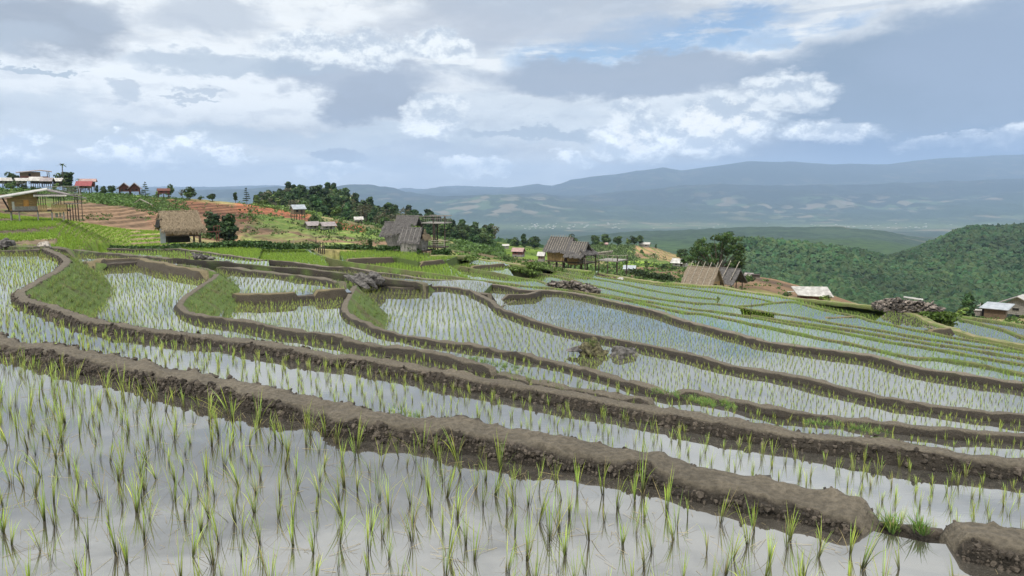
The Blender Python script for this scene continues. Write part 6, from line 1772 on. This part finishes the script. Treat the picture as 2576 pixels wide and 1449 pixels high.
rock('pale_stone', 112, 624, 3.35, .30, .25, .22, 15, 'pale rounded stone on the path end at left', (0, 0, 0), None, .12, mat('pale_rock', (.40, .36, .31), (.22, .19, .16), 5, .85, .4))
rock('dark_stone', 15, 620, 3.45, .42, .35, .36, 16, 'dark lumpy stone at the left edge of the terraces', (0, 0, 1), None, .12)
rock('small_stone', 572, 665, 5.5, .35, .2, .14, 17, 'small dark stone on the muddy strip left of centre', (0, 0, .3), None, .12)
rock('white_stone', 1560, 706, 13.4, .5, .3, .25, 18, 'whitish stone lying under the bamboo hut deck', (0, 0, .3), None, .2, M_WHITE)
rock('grey_slab', 962, 630, 8.3, 1.0, .6, .3, 19, 'grey slab at the left foot of the grey hut', (0, 0, 0), None, .1)


def pile(name, pts, drop, n, size, label, hgt, seed, cols_=((.17, .145, .12), (.07, .06, .052), (.24, .20, .17)), depth=1.6, dd=None):
    """heap of angular stones along a traced foot line with a height profile"""
    r = np.random.default_rng(seed)
    bm = bmesh.new(); bmesh.ops.create_icosphere(bm, subdivisions=1, radius=1); iv = np.array([v_.co[:] for v_ in bm.verts]); fi = np.array([[v_.index for v_ in f_.verts] for f_ in bm.faces]); bm.free()
    p = np.array(pts, float)      # px, py foot, height px
    x = r.uniform(p[0, 0], p[-1, 0], n)
    fy = np.interp(x, p[:, 0], p[:, 1]); hp = np.interp(x, p[:, 0], p[:, 2])
    dr = drop if np.isscalar(drop) else np.interp(x, *drop)
    P = on_drop(x, fy, np.full(n, 1.0) * dr)
    hm = hp * P[:, 1] / FPX
    yy = r.random(n)
    zz = r.random(n) ** .8
    P[:, 1] += yy * depth * (.35 + .65 * zz); P[:, 2] += hm * zz * np.sqrt(1 - (2 * yy * .5) ** 2 * .6)
    s = size * r.uniform(.5, 1.35, n)
    V = iv[None] * s[:, None, None] * np.stack([r.uniform(.9, 1.6, n), r.uniform(.7, 1.2, n), r.uniform(.35, .75, n)], 1)[:, None] * (1 + .22 * r.normal(size=(n, len(iv), 1)))
    a = r.normal(0, .45, n); ca, sa = np.cos(a)[:, None], np.sin(a)[:, None]
    Vx, Vz = V[..., 0] * ca - V[..., 2] * sa, V[..., 0] * sa + V[..., 2] * ca
    V = np.stack([Vx, V[..., 1], Vz], -1) + P[:, None]
    cc = np.array(cols_)[r.integers(0, len(cols_), n)] * r.uniform(.7, 1.3, (n, 1))
    o = mk(name, V.reshape(-1, 3), (np.arange(n)[:, None, None] * len(iv) + fi[None]).reshape(-1, 3), M_ROCKA, cols=np.repeat(cc, len(iv), 0))
    tag(o, label, 'stone pile', None, 'stuff')


pile('stone_pile', [(2224, 782, 8), (2245, 784, 26), (2262, 786, 36), (2285, 790, 34), (2320, 794, 34), (2345, 800, 38), (2365, 803, 30), (2385, 806, 14), (2400, 808, 5)], ([2224, 2400], [12.45, 12.7]), 900, .22, 'great heap of brown and grey stones on the terrace rim', 1, 5, depth=3.0)
pile('stone_pile', [(1378, 720, 4), (1392, 722, 10), (1410, 726, 16), (1440, 730, 22), (1465, 735, 20), (1490, 738, 14), (1508, 738, 3)], 8.75, 300, .19, 'low wall of dark stacked stones along the footpath', 1, 6, depth=1.5)
pile('stone_pile', [(486, 650, 10), (500, 652, 14), (515, 654, 9), (532, 656, 4)], 5.05, 60, .16, 'small heap of flat grey slabs on the muddy bund', 1, 7, ((.16, .15, .14), (.08, .075, .07)), depth=.8)
pile('rubble', [(1468, 690, 3), (1500, 696, 6), (1540, 702, 5), (1560, 707, 2)], 13.0, 70, .2, 'brown rubble under the bamboo hut deck', 1, 8, ((.17, .11, .08), (.10, .07, .05)), depth=2)
# little waterfalls
for (px, py, drop, w_, h_, lab) in ((769, 738, 5.22, .16, .22, 'thin white trickle through the gap in the dark mud bank'),):
    P = on_drop(px, py, drop)
# scattered specks of the valley town
tb = MB()
for i in range(110):
    u = random.choice([random.uniform(1300, 1560), random.uniform(1300, 1560), random.uniform(1950, 2400), random.uniform(1600, 2550)]); d = random.uniform(8000, 9600)
    g = gpoint(u, d); w1, w2, hh = random.uniform(5, 14), random.uniform(6, 12), random.uniform(4, 7)
    tb.box(g.x - w1, g.x + w1, d - w2, d + w2, g.z - 2, g.z + hh)
tag(tb.build('valley_town', M_WHITE), 'white specks of a distant town on the valley floor', 'town', None, 'stuff')

# clods of mud broken off the near bunds
rc = np.random.default_rng(66)
bm = bmesh.new(); bmesh.ops.create_icosphere(bm, subdivisions=1, radius=1); iv = np.array([v_.co[:] for v_ in bm.verts]); fi = np.array([[v_.index for v_ in f_.verts] for f_ in bm.faces]); bm.free()
Pc = []
for V_, kind, mx in CLODS:
    px, py = project(V_)
    wgt = (((kind > .0) & (kind < 1.0)) | (np.abs(kind - 2.05) < .06)) & (px > -20) & (px < 2600) & (py < 1470)
    idx = np.flatnonzero(wgt.ravel()); 
    if len(idx) == 0: continue
    pr = V_.reshape(-1, 3)[idx, 1]; pr = pr / pr.sum()
    idx = rc.choice(idx, min(mx, len(idx)), replace=False, p=pr)
    Pc.append(V_.reshape(-1, 3)[idx])
Pc = np.vstack(Pc); n = len(Pc)
sz_ = rc.lognormal(-4.35, .5, n).clip(.005, .035) * np.clip(Pc[:, 1] / 7, .7, 2)
Vc = iv[None] * sz_[:, None, None] * rc.uniform(.6, 1.3, (n, 1, 3)) * (1 + .25 * rc.normal(size=(n, len(iv), 1))) + Pc[:, None]
tag(mk('mud_clods', Vc.reshape(-1, 3), (np.arange(n)[:, None, None] * len(iv) + fi[None]).reshape(-1, 3), M_SOIL, cols=np.repeat(np.array([[.06, .05, .04]]) * rc.uniform(.6, 2.2, (n, 1)), len(iv), 0)), 'crumbling clods of dark mud on the sides of the near bunds', 'clods', None, 'stuff')
# ------------------------------------------------------------------ the air
zmax = float(V_ground_max)
hb = MB(); hb.box(-45000, 45000, -300, 34500, float(V_ground_min) - 5, zmax + 40)
vm_ = bpy.data.materials.new('air'); vm_.use_nodes = True
t = NT(vm_.node_tree); t.n.clear()
out = t.new('ShaderNodeOutputMaterial'); pv = t.new('ShaderNodeVolumePrincipled')
pv.inputs['Color'].default_value = (.49, .68, .97, 1); pv.inputs['Density'].default_value = HAZE
pv.inputs['Anisotropy'].default_value = .0
t.l.new(pv.outputs[0], out.inputs['Volume'])
tag(hb.build('haze', vm_), 'bluish haze filling the valley air', 'haze', None, 'stuff')
